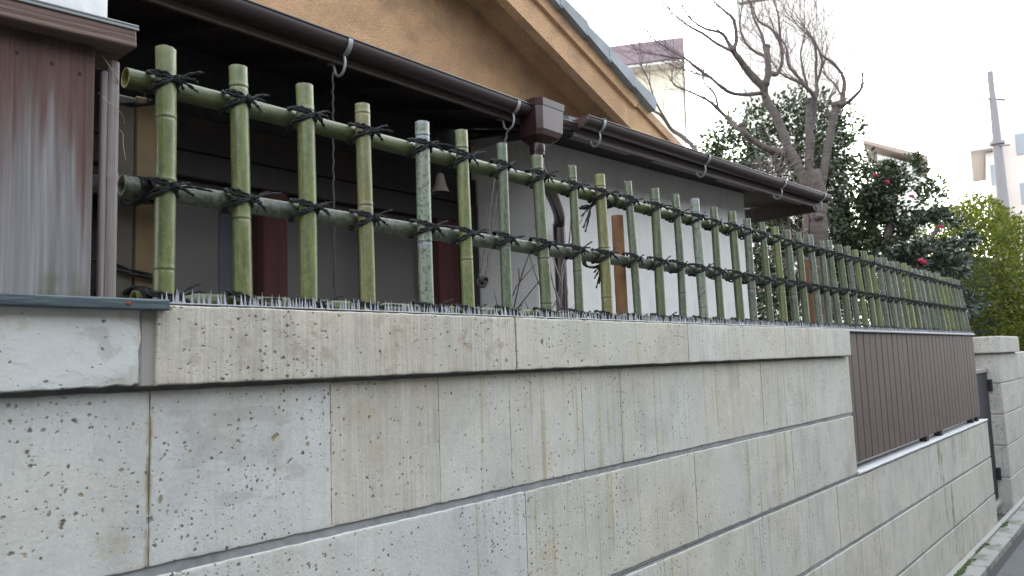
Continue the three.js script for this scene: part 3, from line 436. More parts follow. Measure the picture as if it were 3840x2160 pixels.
  add(W, 'wall_clip', limb([V(3.645, 1.9, -1.5), V(3.645, 1.875, -1.5)], 0.0395, 24), M.gutter);
  // cords that hang from the left gutter's brackets
  const cord = std(0.03, 0.022, 0.02, 0.9), twist = (pts, n) => { const c = curve(pts, n); return c.map((p, i) => p.clone().add(V(0.0018 * Math.cos(i * 0.9), 0, 0.0018 * Math.sin(i * 0.9)))); };
  const c1 = thing('blind_cord', 'thin dark cord hanging straight down from the left gutter bracket', 'cord');
  add(c1, 'cord', limb(twist([[1.81, 2.67, -1.23], [1.80, 2.2, -1.22], [1.79, 1.0, -1.21]], 120), 0.0042, 6), cord);
  const c2 = thing('blind_cord', 'pair of black cords slanting down in front of the white wall', 'cord');
  for (const d of [0, 0.03]) add(c2, 'cord', limb(twist([[2.9 + d * 0.1, 2.67, -1.24], [2.56 + d, 2.3, -1.04], [2.19 + d, 1.81, -0.8]], 90), 0.0035, 6), cord);
  { const g = new THREE.TorusKnotGeometry(0.016, 0.007, 60, 6, 2, 3); g.translate(2.19, 1.795, -0.79); add(c2, 'knot', g, cord); }
  const bell = thing('hanging_bell', 'small pale bell-shaped ornament hanging under the dark eave', 'ornament');
  { const g = new THREE.LatheGeometry([[0.014, 0.1], [0.02, 0.09], [0.028, 0.05], [0.044, 0.006], [0.052, 0], [0.048, 0.002], [0.026, 0.048], [0.012, 0.09]].map(([a, b]) => new THREE.Vector2(a, b)), 24); g.translate(2.66, 2.345, -1.5); add(bell, 'bell', g, std(0.07, 0.058, 0.048, 0.8)); add(bell, 'string', limb([V(2.66, 2.44, -1.5), V(2.66, 2.8, -1.5)], 0.0012, 5), cord); }
}
// flat strip of width w (along dir) and thickness t that follows points
function ribbon(pts, dir, w, t) {
  const P = [], I = [], n = pts.length; for (let i = 0; i < n; i++) { const tan = pts[Math.min(n - 1, i + 1)].clone().sub(pts[Math.max(0, i - 1)]).normalize(), nn = dir.clone().cross(tan).normalize(); for (const [a, b] of [[-1, -1], [1, -1], [1, 1], [-1, 1]]) { const q = pts[i].clone().addScaledVector(dir, a * w / 2).addScaledVector(nn, b * t / 2); P.push(q.x, q.y, q.z); } }
  for (let i = 0; i < n - 1; i++) for (let k = 0; k < 4; k++) { const a = i * 4 + k, b = i * 4 + (k + 1) % 4; I.push(a, b, a + 4, b, b + 4, a + 4); } I.push(0, 2, 1, 0, 3, 2); const e = n * 4 - 4; I.push(e, e + 1, e + 2, e, e + 2, e + 3);
  const g = new THREE.BufferGeometry(); g.setAttribute('position', new THREE.Float32BufferAttribute(P, 3)); g.setIndex(I); const q = g.toNonIndexed(); q.computeVertexNormals(); q.setAttribute('uv', new THREE.Float32BufferAttribute(new Float32Array(q.attributes.position.count * 2), 2)); return q;
}

// ---------------------------------------------------------------- bamboo lattice fence
const lean = (x, y) => -(y - 1.58) * 0.105 * clamp((x - 2.2) / 5.5); // the far end leans back
{
  const f = thing('bamboo_fence', 'green bamboo lattice fence tied with black rope, standing on the stone wall', 'fence');
  const bamboo = (a, b, pale, amt, seedv) => tex(256, 512, (u, v) => {
    const x = Math.cos(u * 6.283) * 2 + seedv, z = Math.sin(u * 6.283) * 2, y = v * 11;
    const s = n3(x * 7, z * 7, y * 0.35), s2 = n3(x * 16, z * 16, y * 0.8), b1 = n3(x * 1.1, z * 1.1 + seedv, y * 0.9), b2 = n3(x * 3, y * 2.2, z * 3), blot = n3(x * 1.6 + 9, y * 9, z * 1.6), fine = n3(x * 4, y * 26, z * 4);
    const t = clamp(0.5 + 1.5 * (b1 - 0.5) + 0.7 * (b2 - 0.5)), mil = smooth(0.52, 0.72, 0.6 * n3(x * 1.2 + 40, y * 4, z * 1.2) + 0.4 * fine); let c = a.map((q, k) => mix(q, b[k], t));
    const p = smooth(0.62 - 0.35 * amt, 0.72 - 0.3 * amt, 0.6 * blot + 0.25 * fine + 0.15 * s2) * (0.25 + 0.7 * amt); c = c.map((q, k) => mix(q, pale[k], p));
    const l = 1 + 0.09 * (s - 0.5) + 0.06 * (s2 - 0.5); const sp = smooth(0.8, 0.86, n3(x * 3 + 5, y * 22, z * 3)) * 0.3;
    c = c.map((q) => q * (1 - 0.2 * mil)); return [c[0] * l * (1 - sp), c[1] * l * (1 - sp), c[2] * l * (1 - sp), 0.5 + 0.5 * (s2 - 0.5) + 0.2 * p];
  });
  const mats = [[[0.125, 0.137, 0.03], [0.068, 0.084, 0.018], [0.16, 0.17, 0.085], 0.2, 3], [[0.145, 0.136, 0.032], [0.094, 0.094, 0.023], [0.17, 0.16, 0.085], 0.25, 31], [[0.06, 0.082, 0.032], [0.042, 0.064, 0.023], [0.175, 0.2, 0.15], 0.9, 57], [[0.075, 0.093, 0.044], [0.047, 0.066, 0.03], [0.125, 0.138, 0.09], 0.4, 71], [[0.077, 0.09, 0.032], [0.05, 0.066, 0.022], [0.11, 0.125, 0.07], 0.3, 90], [[0.082, 0.09, 0.052], [0.046, 0.058, 0.026], [0.14, 0.148, 0.118], 0.6, 113], [[0.072, 0.08, 0.022], [0.042, 0.052, 0.013], [0.09, 0.1, 0.055], 0.1, 140], [[0.06, 0.068, 0.042], [0.034, 0.045, 0.017], [0.105, 0.112, 0.095], 0.5, 160]]
    .map((m) => { const t = bamboo(...m); return new THREE.MeshPhysicalMaterial({ map: t.map, bumpMap: t.bump, bumpScale: 0.0006, roughness: 0.45, clearcoat: 0.4, clearcoatRoughness: 0.24, vertexColors: true }); });
  // hollow culm standing on the origin: nodes are a low ridge, a dark scar and a band of pale wax
  function culm(r, len, nodes, opt = {}) {
    const ys = new Set([0, len]); for (let y = 0; y < len; y += 0.03) ys.add(y); for (const n of nodes) for (const d of [-0.02, -0.012, -0.0075, -0.004, -0.002, 0, 0.0015, 0.003, 0.005, 0.008, 0.014]) if (n + d > 0 && n + d < len) ys.add(n + d);
    const seg = opt.seg || 22, P = [], UV = [], C = [], I = [], Y = [...ys].sort((p, q) => p - q), vo = rnd() * 5, uo = rnd();
    const rows = Y.map((y) => { let q = r * (1 - 0.02 * y / len), c = [1, 1, 1]; for (const n of nodes) { const d = y - n; q += r * (0.035 * Math.exp(-Math.pow((d - 0.003) / 0.0035, 2)) + 0.02 * Math.exp(-Math.pow((d + 0.006) / 0.004, 2)) - 0.05 * Math.exp(-Math.pow((d + 0.0015) / 0.0014, 2)));
      const wax = Math.exp(-Math.pow((d + 0.009) / 0.006, 2)) * 0.55 + Math.exp(-Math.pow((d - 0.004) / 0.0025, 2)) * 0.35, scar = Math.exp(-Math.pow((d + 0.0008) / 0.0014, 2)); c = [mix(mix(c[0], 1.55, wax), 0.42, scar), mix(mix(c[1], 1.4, wax), 0.36, scar), mix(mix(c[2], 2.6, wax), 0.5, scar)]; }
      if (opt.cut && len - y < 0.004) c = [1.5, 1.35, 2.2]; return [y, q, c]; });
    const ring = (y, q, c, jag = 0) => { for (let k = 0; k <= seg; k++) { const a = k / seg * 6.2832; P.push(Math.cos(a) * q, y + jag * (n2(k % seg * 1.7 + vo * 9, 3) - 0.5), Math.sin(a) * q); UV.push(uo + k / seg, vo + y / 0.6); C.push(...c); } };
    rows.forEach(([y, q, c], i) => ring(y, q, c, i === rows.length - 1 ? opt.jag || 0 : 0));
    const pale = opt.open ? [3.6, 2.9, 3.0] : [1.7, 1.5, 2.6], hole = opt.open ? [2.0, 1.45, 1.1] : [1.1, 0.95, 1.3]; ring(len, r * 0.97, pale, opt.jag || 0); ring(len + 0.0004, r * 0.74, pale, opt.jag || 0); ring(len - (opt.open || 0.004), r * 0.72, hole); ring(len - (opt.open || 0.004), 0.0001, [0.9, 0.75, 0.9]);
    const R = P.length / 3 / (seg + 1); for (let i = 0; i < R - 1; i++) for (let k = 0; k < seg; k++) { const a = i * (seg + 1) + k, b = a + seg + 1; I.push(a, b, a + 1, a + 1, b, b + 1); }
    const g = new THREE.BufferGeometry(); g.setAttribute('position', new THREE.Float32BufferAttribute(P, 3)); g.setAttribute('uv', new THREE.Float32BufferAttribute(UV, 2)); g.setAttribute('color', new THREE.Float32BufferAttribute(C, 3)); g.setIndex(I); g.computeVertexNormals();
    const N = g.attributes.normal, p = g.attributes.position; for (let i = 0; i < R; i++) { const a = i * (seg + 1), b = a + seg; const nx = (N.getX(a) + N.getX(b)) / 2, ny = (N.getY(a) + N.getY(b)) / 2, nz = (N.getZ(a) + N.getZ(b)) / 2; N.setXYZ(a, nx, ny, nz); N.setXYZ(b, nx, ny, nz); }
    return g;
  }
  const bend = (g, fx, fz) => { const p = g.attributes.position; for (let i = 0; i < p.count; i++) { const y = p.getY(i); p.setX(i, p.getX(i) + fx(y)); p.setZ(i, p.getZ(i) + fz(y)); } return g; };
  seed = 4242;
  // the nearest seventeen poles as they stand: place, thickness (mm), height, lean to the right going down (mm), skin, nodes
  const near = [[0.616, 18.4, 2.059, 3, 0, [0.08, 0.24, 0.357]], [0.765, 18, 2.065, 14, 0, [0.19, 0.452]], [0.915, 18.6, 2.068, 9, 0, [0.03, 0.44]], [1.069, 17.4, 2.064, 5, 1, [0.257, 0.47]], [1.25, 18, 2.062, 4, 2, [0.193, 0.455]], [1.39, 16.6, 2.07, 6, 0, [0.16, 0.452]], [1.544, 15, 2.067, 4, 3, [0.21, 0.43]], [1.707, 17.5, 2.064, 15, 4, [0.06, 0.19, 0.45]], [1.871, 13.6, 2.062, 9, 4, [0.165, 0.45]], [2.021, 17.8, 2.061, -1, 1, [0.09, 0.25, 0.45]], [2.197, 13.6, 2.065, 13, 3, [0.41]], [2.364, 16.8, 2.067, 6, 4, [0.455]], [2.518, 14.2, 2.069, 0, 3, [0.13, 0.447]], [2.68, 17.6, 2.076, 6, 2, [0.452]], [2.834, 14.6, 2.066, 2, 4, [0.19, 0.45]], [3.009, 17.4, 2.07, -2, 4, [0.24, 0.45]], [3.152, 16.8, 2.057, -6, 5, [0.18, 0.45]]];
  for (let i = 0; i < 29; i++) near.push([3.31 + i * 0.1553 + rr(-0.014, 0.014), rr(14.5, 18.5), 2.063 + rr(-0.009, 0.009), rr(-6, 10), pick([3, 4, 4, 4, 0, 5, 3]), [rr(0.1, 0.3), rr(0.43, 0.465)]]);
  const poleZ = -0.1, railR = 0.0192, railZ = -0.1375, railY = [2.0, 1.801, 1.599];
  for (const [x, mm, top, dx, skin, nodes] of near) {
    const r = mm / 1000, y0 = 1.572, len = top - y0, cu = rr(-0.004, 0.004), k = rr(-2, 2);
    const g = bend(culm(r, len, nodes, { cut: true, jag: rnd() < 0.4 ? 0.004 : 0.001 }), (y) => dx / 1000 * (0.5 - y / len) + cu * Math.sin(y / len * 3.14 + k * 0.2), (y) => lean(x, y + y0) + 0.002 * Math.sin(y * 6 + k));
    const m = add(f, 'bamboo_pole', g, mats[skin]); m.position.set(x, y0, poleZ);
  }
  const railSkin = [6, 7, 6], railM = [mats[6], mats[7]]; for (const m of railM) { m.clearcoat = 0.12; m.roughness = 0.55; }
  railY.forEach((ry, j) => { const x0 = 0.56 + (j === 1 ? -0.004 : j === 2 ? 0.02 : 0), len = j === 1 ? 7.95 - x0 : 7.86 - x0, nodes = []; for (let y = 0.16 + 0.1 * j; y < len; y += rr(0.2, 0.34)) nodes.push(y);
    const g = culm(railR * (j === 2 ? 0.95 : 1), len, nodes, { seg: 24, open: 0.06 }); g.rotateZ(Math.PI / 2); g.rotateX(rr(0, 6)); const p = g.attributes.position;
    g.computeBoundingBox(); g.translate(x0 - g.boundingBox.min.x, 0, 0);
    for (let i = 0; i < p.count; i++) { const x = p.getX(i); p.setY(i, p.getY(i) + ry + 0.005 * (n2(x * 0.7 + j * 9, 2) - 0.5) + 0.0025 * Math.sin(x * 2.1 + j)); p.setZ(i, p.getZ(i) + railZ + lean(x, ry)); }
    add(f, 'bamboo_rail', g, railM[railSkin[j] - 6]); });
  // posts behind the rails
  const timber = (col, dark) => texMat(woodTex(128, 512, { w: 0.12, h: 1, rings: 60, grain: 180, col, dark }), 0.8, 0.002);
  const tan = timber([0.17, 0.115, 0.055], [0.11, 0.07, 0.033]), orange = timber([0.19, 0.092, 0.036], [0.11, 0.052, 0.022]), grey = timber([0.09, 0.08, 0.06], [0.055, 0.048, 0.036]);
  add(f, 'post', bx(0.598, 0.66, 1.0, 1.99, -0.235, -0.18, 0.003), tan); add(f, 'post', bx(0.56, 0.5965, 1.0, 1.985, -0.24, -0.18, 0.003), grey);
  for (const [x, m] of [[2.275, orange], [4.19, orange], [5.3, tan], [6.7, orange]]) { const g = limb([V(x, 1.0, -0.205 + lean(x, 1)), V(x, 1.5, -0.205 + lean(x, 1.5)), V(x, 1.975, -0.205 + lean(x, 1.975))], 0.021, 12); add(f, 'post', g, m); }
  // black palm rope
  const ropeT = tex(32, 256, (u, v) => { const s = 0.5 + 0.5 * Math.sin((v * 60 + u * 2) * 6.283 / 2), n = n2(u * 20, v * 200); const c = 0.005 + 0.005 * s + 0.006 * n * n; return [c, c, c * 1.1, s]; });
  const rope = texMat(ropeT, 0.85, 0.002);
  function strand(pts, r = 0.0031, n = 16) { const c = curve(pts, n), a = [], b = [], ph = rnd() * 6; c.forEach((p, i) => { const q = i * 0.95 + ph; a.push(p.clone().add(V(Math.cos(q), Math.sin(q), Math.sin(q + 1)).multiplyScalar(r * 0.5))); b.push(p.clone().add(V(-Math.cos(q), -Math.sin(q), -Math.sin(q + 1)).multiplyScalar(r * 0.5))); }); return [limb(a, r * 0.72, 5), limb(b, r * 0.72, 5)]; }
  function tie(rp, o = {}) {
    const rw = 0.0036, P = (deg, y, e = 0) => { const a = deg / 57.3; return [Math.sin(a) * (rp + rw + e), y, Math.cos(a) * (rp + rw + e)]; }, G = [], zr = -rp - railR, L = railR + rw, j = () => rr(-0.0025, 0.0025);
    const kn = P(28 + rr(-12, 14), rr(-0.003, 0.004), 0.002);
    for (const d of [0, 0.0062]) {
      G.push(...strand([[0.02 - d, 0.3 * L, zr - L], [-rp + 0.012 - d, L * 0.99, zr + j()], [-rp - 0.001 - d * 0.5, railR * 0.97, zr * 0.5], P(-62, 0.0125 - d + j()), P(-25, 0.0095 - d), kn]));
      G.push(...strand([[0.018 - d, -0.2 * L, zr - L], [-rp + 0.009 - d, -L * 0.99, zr + j()], [-rp - 0.002, -railR * 0.92, zr * 0.45], P(-58, -0.0145 + d + j()), P(-22, -0.008 + d * 0.6), kn]));
      G.push(...strand([kn, P(58, -0.004 - d), [rp + 0.006 + d, -railR * 0.6, zr * 0.55], [rp + 0.004 + d, -L, zr], [rp, -0.002, zr - L]]));
    }
    G.push(...strand([kn, P(62, 0.008), [rp + 0.006, railR * 0.95, zr * 0.5], [rp + 0.003, L, zr], [rp, 0, zr - L]]));
    for (let k = 0; k < 3; k++) { const t = new THREE.TorusGeometry(0.0055, 0.0034, 5, 9); t.rotateX(rr(0, 3)); t.rotateY(rr(0, 3)); t.translate(kn[0] + j(), kn[1] + j(), kn[2] + j()); G.push(t); }
    const tails = o.tails || 4; for (let k = 0; k < tails; k++) { const upw = k < tails / 2, a = upw ? rr(0.02, 0.62) : rr(-0.85, -0.15), l = rr(0.022, 0.05) * (upw ? 1.15 : 0.75), dz = rr(-0.1, 0.45), dx = Math.cos(a) * l, dy = Math.sin(a) * l;
      G.push(...strand([kn, [kn[0] + dx * 0.45, kn[1] + dy * 0.5 + 0.0015, kn[2] + dz * l * 0.5 + 0.002], [kn[0] + dx, kn[1] + dy - 0.001, kn[2] + dz * l]], 0.0025, 9));
      const e = V(kn[0] + dx, kn[1] + dy - 0.003, kn[2] + dz * l); for (let q = 0; q < 5; q++) G.push(limb([e, e.clone().add(V(dx * 0.12 + rr(-0.003, 0.003), dy * 0.12 + rr(-0.003, 0.003), rr(-0.003, 0.003)))], [0.0011, 0.0004], 3)); }
    return mergeGeometries(G.map((g) => { const q = g.index ? g.toNonIndexed() : g; return q; }));
  }
  seed = 777; const variants = []; for (let k = 0; k < 9; k++) variants.push(tie(0.0172));
  near.forEach(([x, mm, top, dx], i) => railY.forEach((ry, j) => { const m = add(f, 'rope_tie', variants[(i * 5 + j * 3 + (i >> 2)) % 9], rope), y = ry + rr(-0.003, 0.003), s = clamp(mm / 17.2, 0.9, 1.08); m.position.set(x + dx / 1000 * (0.5 - (ry - 1.572) / 0.49), y, poleZ + lean(x, ry)); m.scale.set(s, j === 2 ? 0.95 : 1, s); m.rotation.z = rr(-0.12, 0.12); }));
  // lashings that hold rails to posts
  const lash = (x, ry, tails) => { const G = []; for (const d of [-0.006, 0, 0.006]) { const pts = []; for (let k = 0; k <= 14; k++) { const a = k / 14 * 6.2832; pts.push([x + d + 0.006 * Math.cos(a), ry + Math.sin(a) * 0.0232, railZ - 0.014 + Math.cos(a) * 0.037 + lean(x, ry)]); } G.push(...strand(pts, 0.0033, 22)); }
    for (const [a, l] of tails) G.push(...strand([[x, ry - 0.024, railZ + 0.01 + lean(x, ry)], [x + Math.cos(a) * l * 0.5, ry - 0.024 + Math.sin(a) * l * 0.5 + 0.004, railZ + 0.016 + lean(x, ry)], [x + Math.cos(a) * l, ry - 0.024 + Math.sin(a) * l, railZ + 0.014 + lean(x, ry)]], 0.0026, 9));
    add(f, 'post_lashing', G, rope); };
  lash(0.586, 1.8, []); lash(0.63, 2.0, []); lash(0.592, 1.6, []); lash(2.13, 2.0, [[2.9, 0.07]]); lash(2.0, 1.98, [[3.25, 0.06], [3.7, 0.07], [4.1, 0.09], [4.25, 0.095]]); lash(2.04, 1.79, [[3.6, 0.05], [3.9, 0.06], [4.25, 0.08], [4.4, 0.06]]); lash(4.1, 2.0, []); lash(4.1, 1.8, []);
  add(f, 'post_lashing', [...strand([[0.5, 1.672, -0.17], [0.55, 1.668, -0.175], [0.6, 1.655, -0.172], [0.66, 1.648, -0.172]], 0.003, 14), ...strand([[0.5, 1.66, -0.17], [0.55, 1.657, -0.175], [0.6, 1.648, -0.172], [0.66, 1.64, -0.172]], 0.003, 14), ...strand([[0.53, 1.975, -0.17], [0.56, 1.967, -0.175], [0.6, 1.968, -0.165], [0.63, 1.977, -0.1]], 0.004, 14)], rope);
}
// ---------------------------------------------------------------- spike strips on the coping
{
  seed = 99; const s = thing('spike_strip', 'row of grey plastic anti-climb spikes along the top of the coping', 'spikes'), G = [], W = [], B = [];
  const sm = new THREE.MeshPhysicalMaterial({ color: rgb(0.2, 0.205, 0.22), roughness: 0.3, clearcoat: 0.4, clearcoatRoughness: 0.2 });
  const cone = (x, z, r, h, y) => { const g = new THREE.ConeGeometry(r, h, 4, 1, true); g.rotateY(rr(0, 1.5)); g.translate(x, y + h / 2, z); const p = g.attributes.position, a = rr(-0.002, 0.002), b = rr(-0.002, 0.002); for (let i = 0; i < p.count; i++) if (p.getY(i) > y + h * 0.9) { p.setX(i, p.getX(i) + a); p.setZ(i, p.getZ(i) + b); } return g; };
  for (let x = 0.57; x < 7.36; x += 0.0125) { const far = x > 4.02, zf = far ? -0.012 : 0.02; for (const [dz, k] of (rnd() < 0.6 ? [[0, 1], [0.03, 0.95]] : [[0, 1]])) G.push(cone(x + rr(-0.0045, 0.0045) + dz * 0.2, zf - dz - rr(0, 0.004), 0.0029, rr(0.019, 0.028) * k, 1.58)); }
  for (let x = 0.6; x < 7.3; x += 0.13) { W.push(cone(x + rr(-0.01, 0.01), (x > 4.02 ? -0.02 : 0.008) - rr(0, 0.01), 0.009, rr(0.005, 0.014), 1.58)); }
  for (let x = 0.563; x < 7.3; x += 0.31) { const zf = x + 0.3 > 4.02 ? -0.008 : 0.0245; B.push([x, Math.min(x + 0.307, 7.37), zf]); }
  for (const [a, b, zf] of B) add(s, 'strip', bx(a, b, 1.5785, 1.5812, zf - 0.06, zf, 0.0008), sm);
  add(s, 'spikes', G, sm, { kind: 'stuff' }); add(s, 'studs', W, sm, { kind: 'stuff' });
}
// ---------------------------------------------------------------- bare tree
const bark = texMat(tex(128, 512, (u, v) => { const n = fbm(u * 10, v * 12, 4), b = n2(u * 4, v * 46), s = smooth(0.55, 0.8, n2(u * 7 + 3, v * 70)), li = smooth(0.6, 0.75, fbm(u * 6 + 9, v * 9, 3)); const l = 0.75 + 0.5 * n + 0.12 * (b - 0.5); let c = [0.095 * l, 0.075 * l, 0.066 * l]; c = c.map((q, k) => mix(q, [0.12, 0.11, 0.098][k], 0.5 * li)); return [c[0] * (1 - 0.2 * s), c[1] * (1 - 0.2 * s), c[2] * (1 - 0.2 * s), 0.7 * n + 0.12 * b - 0.15 * s + 0.15]; }), 0.9, 0.01);
const twigM = std(0.14, 0.1, 0.095, 0.85);
function twigs(list, start, dir, len, r, depth, gens = 2) { // a shoot that zigzags and forks
  const pts = [start.clone()], d = dir.clone().normalize(), n = Math.max(3, Math.round(len / 0.06)); let p = start.clone();
  for (let i = 0; i < n; i++) { d.add(V(rr(-0.35, 0.35), rr(-0.32, 0.36), rr(-0.35, 0.35)).multiplyScalar(0.6)).normalize(); p = p.clone().addScaledVector(d, len / n); pts.push(p); if (depth < gens && i > 0 && rnd() < 0.55) twigs(list, p, d.clone().add(V(rr(-0.9, 0.9), rr(-0.3, 0.8), rr(-0.9, 0.9))), len * rr(0.3, 0.6), r * 0.65, depth + 1, gens); }
  list.push(limb(pts, pts.map((q, i) => r * (1 - 0.65 * i / n)), depth ? 4 : 5, 0.3));
}
{
  seed = 31337;
  const t = thing('bare_tree', 'leafless pollarded tree with several knobbly trunks behind the white wall', 'tree');
  const B = {
    trunk: [0.14, 0.105, [[8.05, 0.9, -1.5], [8.03, 1.8, -1.5], [8.03, 2.65, -1.48], [8.03, 2.93, -1.45], [8.04, 3.16, -1.44], [8.03, 3.36, -1.46]]],
    A: [0.056, 0.040, [[8.02, 3.1, -1.48], [8.01, 3.26, -1.53], [7.99, 3.47, -1.59], [7.97, 3.65, -1.66], [7.95, 3.85, -1.71], [7.93, 4.07, -1.78], [7.90, 4.26, -1.85], [7.90, 4.39, -1.85]]],
    A1: [0.041, 0.031, [[7.90, 4.33, -1.85], [7.76, 4.52, -1.95], [7.63, 4.65, -2.0], [7.52, 4.72, -2.01]]],
    A1a: [0.026, 0.006, [[7.55, 4.70, -2.02], [7.54, 4.85, -2.08], [7.48, 4.91, -2.1], [7.42, 5.0, -2.26], [7.35, 5.13, -2.39], [7.31, 5.35, -2.49]]],
    A1b: [0.027, 0.010, [[7.54, 4.70, -2.02], [7.58, 4.83, -1.99], [7.53, 5.04, -1.98], [7.5, 5.15, -2.06], [7.45, 5.33, -2.19], [7.42, 5.5, -2.25]]],
    A1c: [0.02, 0.006, [[7.54, 4.70, -2.02], [7.5, 4.84, -2.19], [7.4, 4.95, -2.29], [7.34, 5.08, -2.44], [7.28, 5.23, -2.56], [7.25, 5.34, -2.62]]],
    A2: [0.038, 0.030, [[7.9, 4.38, -1.84], [7.98, 4.55, -1.82], [8.04, 4.76, -1.85], [8.11, 4.88, -1.87]]],
    A2a: [0.018, 0.008, [[8.04, 4.74, -1.86], [8.03, 4.84, -1.98], [8.03, 4.96, -2.07], [8.01, 5.15, -2.12], [8.02, 5.29, -2.11], [8.03, 5.5, -2.07]]],
    A2b: [0.025, 0.010, [[7.99, 4.53, -1.82], [8.1, 4.54, -1.78], [8.15, 4.69, -1.73], [8.15, 4.9, -1.74], [8.13, 5.07, -1.81], [8.09, 5.19, -1.93], [8.07, 5.38, -1.99], [8.04, 5.6, -2.04]]],
    A2c: [0.016, 0.006, [[8.15, 4.78, -1.73], [8.12, 5.08, -1.72], [8.15, 5.27, -1.74], [8.14, 5.4, -1.78]]],
    A2d: [0.022, 0.01, [[8.05, 4.74, -1.86], [8.06, 4.98, -1.89], [8.07, 5.21, -1.97], [8.05, 5.5, -2.03]]],
    A3: [0.024, 0.008, [[7.91, 4.3, -1.86], [7.68, 4.25, -1.97], [7.47, 4.23, -2.03], [7.28, 4.27, -2.07], [7.25, 4.37, -2.15], [7.19, 4.49, -2.27], [7.14, 4.61, -2.37], [7.07, 4.74, -2.52], [7.0, 4.88, -2.66], [6.96, 4.98, -2.73]]],
    A3b: [0.01, 0.004, [[7.14, 4.61, -2.37], [7.03, 4.66, -2.55], [6.99, 4.72, -2.68], [6.92, 4.78, -2.82]]],
    A3c: [0.012, 0.005, [[7.25, 4.37, -2.15], [7.2, 4.42, -2.25], [7.16, 4.47, -2.34], [7.09, 4.54, -2.48]]],
    B: [0.038, 0.030, [[8.0, 3.5, -1.6], [7.96, 3.59, -1.69], [7.8, 3.65, -1.83], [7.66, 3.72, -1.91], [7.54, 3.8, -1.95], [7.53, 3.88, -1.97]]],
    B1: [0.03, 0.01, [[7.54, 3.86, -1.97], [7.66, 3.93, -2.09], [7.75, 4.08, -2.23], [7.72, 4.18, -2.31], [7.68, 4.3, -2.41], [7.61, 4.42, -2.57], [7.52, 4.54, -2.73], [7.52, 4.68, -2.74]]],
    B1b: [0.014, 0.007, [[7.72, 4.18, -2.31], [7.71, 4.37, -2.34], [7.67, 4.51, -2.43], [7.66, 4.64, -2.45]]],
    E: [0.036, 0.010, [[7.8, 2.9, -2.0], [7.64, 3.61, -2.49], [7.69, 3.83, -2.63], [7.73, 3.98, -2.77], [7.77, 4.11, -2.92], [7.71, 4.29, -3.02], [7.67, 4.36, -3.1], [7.63, 4.47, -3.18], [7.59, 4.63, -3.25]]],
    E1: [0.012, 0.005, [[7.74, 4.05, -2.88], [7.43, 4.39, -2.93], [7.4, 4.62, -2.98], [7.36, 4.79, -3.04]]],
    C: [0.048, 0.038, [[8.03, 3.0, -1.46], [8.02, 3.23, -1.47], [8.03, 3.44, -1.48], [8.03, 3.66, -1.46], [8.03, 3.88, -1.45], [8.04, 4.12, -1.43]]],
    C1: [0.03, 0.018, [[8.03, 4.02, -1.43], [7.99, 4.15, -1.37], [7.91, 4.22, -1.4], [7.83, 4.27, -1.44], [7.8, 4.33, -1.52], [7.77, 4.42, -1.62], [7.75, 4.53, -1.68]]],
    C2: [0.026, 0.008, [[8.04, 3.8, -1.43], [8.15, 4.12, -1.41], [8.25, 4.31, -1.42], [8.35, 4.54, -1.44], [8.35, 4.78, -1.43], [8.34, 4.98, -1.48], [8.31, 5.16, -1.56]]],
    C1b: [0.014, 0.006, [[7.92, 4.22, -1.4], [7.87, 4.45, -1.42], [7.84, 4.63, -1.41], [7.85, 4.74, -1.37]]],
    C1c: [0.018, 0.008, [[7.91, 4.22, -1.4], [7.84, 4.41, -1.5], [7.8, 4.49, -1.54], [7.8, 4.62, -1.54], [7.79, 4.73, -1.56], [7.76, 4.89, -1.65]]],
    C2b: [0.014, 0.006, [[8.26, 4.35, -1.42], [8.32, 4.63, -1.36], [8.35, 4.9, -1.45], [8.31, 5.08, -1.57], [8.29, 5.21, -1.64]]],
    D: [0.045, 0.034, [[8.04, 2.95, -1.44], [8.05, 3.21, -1.38], [8.07, 3.49, -1.32], [8.09, 3.7, -1.27], [8.1, 3.91, -1.22], [8.11, 4.04, -1.19]]],
    D1: [0.03, 0.008, [[8.11, 4.0, -1.19], [8.19, 4.08, -1.15], [8.26, 4.2, -1.15], [8.33, 4.36, -1.15], [8.32, 4.46, -1.18], [8.3, 4.58, -1.26], [8.27, 4.69, -1.35], [8.26, 4.86, -1.41], [8.23, 5.0, -1.49]]],
    D2: [0.026, 0.014, [[8.12, 4.03, -1.16], [8.11, 4.04, -1.07], [8.09, 4.09, -0.98], [8.07, 4.13, -0.92], [8.08, 4.26, -0.9], [8.07, 4.37, -0.93]]],
    D1b: [0.012, 0.005, [[8.22, 4.14, -1.15], [8.27, 4.33, -1.24], [8.28, 4.42, -1.31], [8.28, 4.55, -1.34]]],
    D3: [0.014, 0.006, [[8.09, 3.8, -1.25], [8.09, 4.07, -1.27], [8.1, 4.16, -1.23]]],
  };
  const tw = [], knobs = [];
  for (const [k, [r0, r1, pts]] of Object.entries(B)) {
    const c = curve(pts, pts.length * 7); c.forEach((p, i) => { const w = Math.min(0.012, r0 * 0.4); p.add(V(n3(p.y * 7, p.x * 7, 3) - 0.5, 0, n3(p.y * 7, 9, p.z * 7) - 0.5).multiplyScalar(w)); });
    add(t, k === 'trunk' ? 'trunk' : 'branch', limb(c, c.map((p, i) => mix(r0, r1 < 0.02 ? Math.min(r1, 0.0045) : r1, i / (c.length - 1))), r0 > 0.03 ? 14 : 8, 0.28), bark);
    if (r0 > 0.03) for (let q = 0; q < 5; q++) { const p = pick(c.slice(3)); const g = new THREE.IcosahedronGeometry(mix(r0, r1, 0.5) * rr(0.25, 0.5), 1); g.scale(1, 0.7, 1); g.translate(p.x + rr(-1, 1) * r0 * 0.8, p.y, p.z + rr(0, 1) * r0 * 0.8); knobs.push(g); }
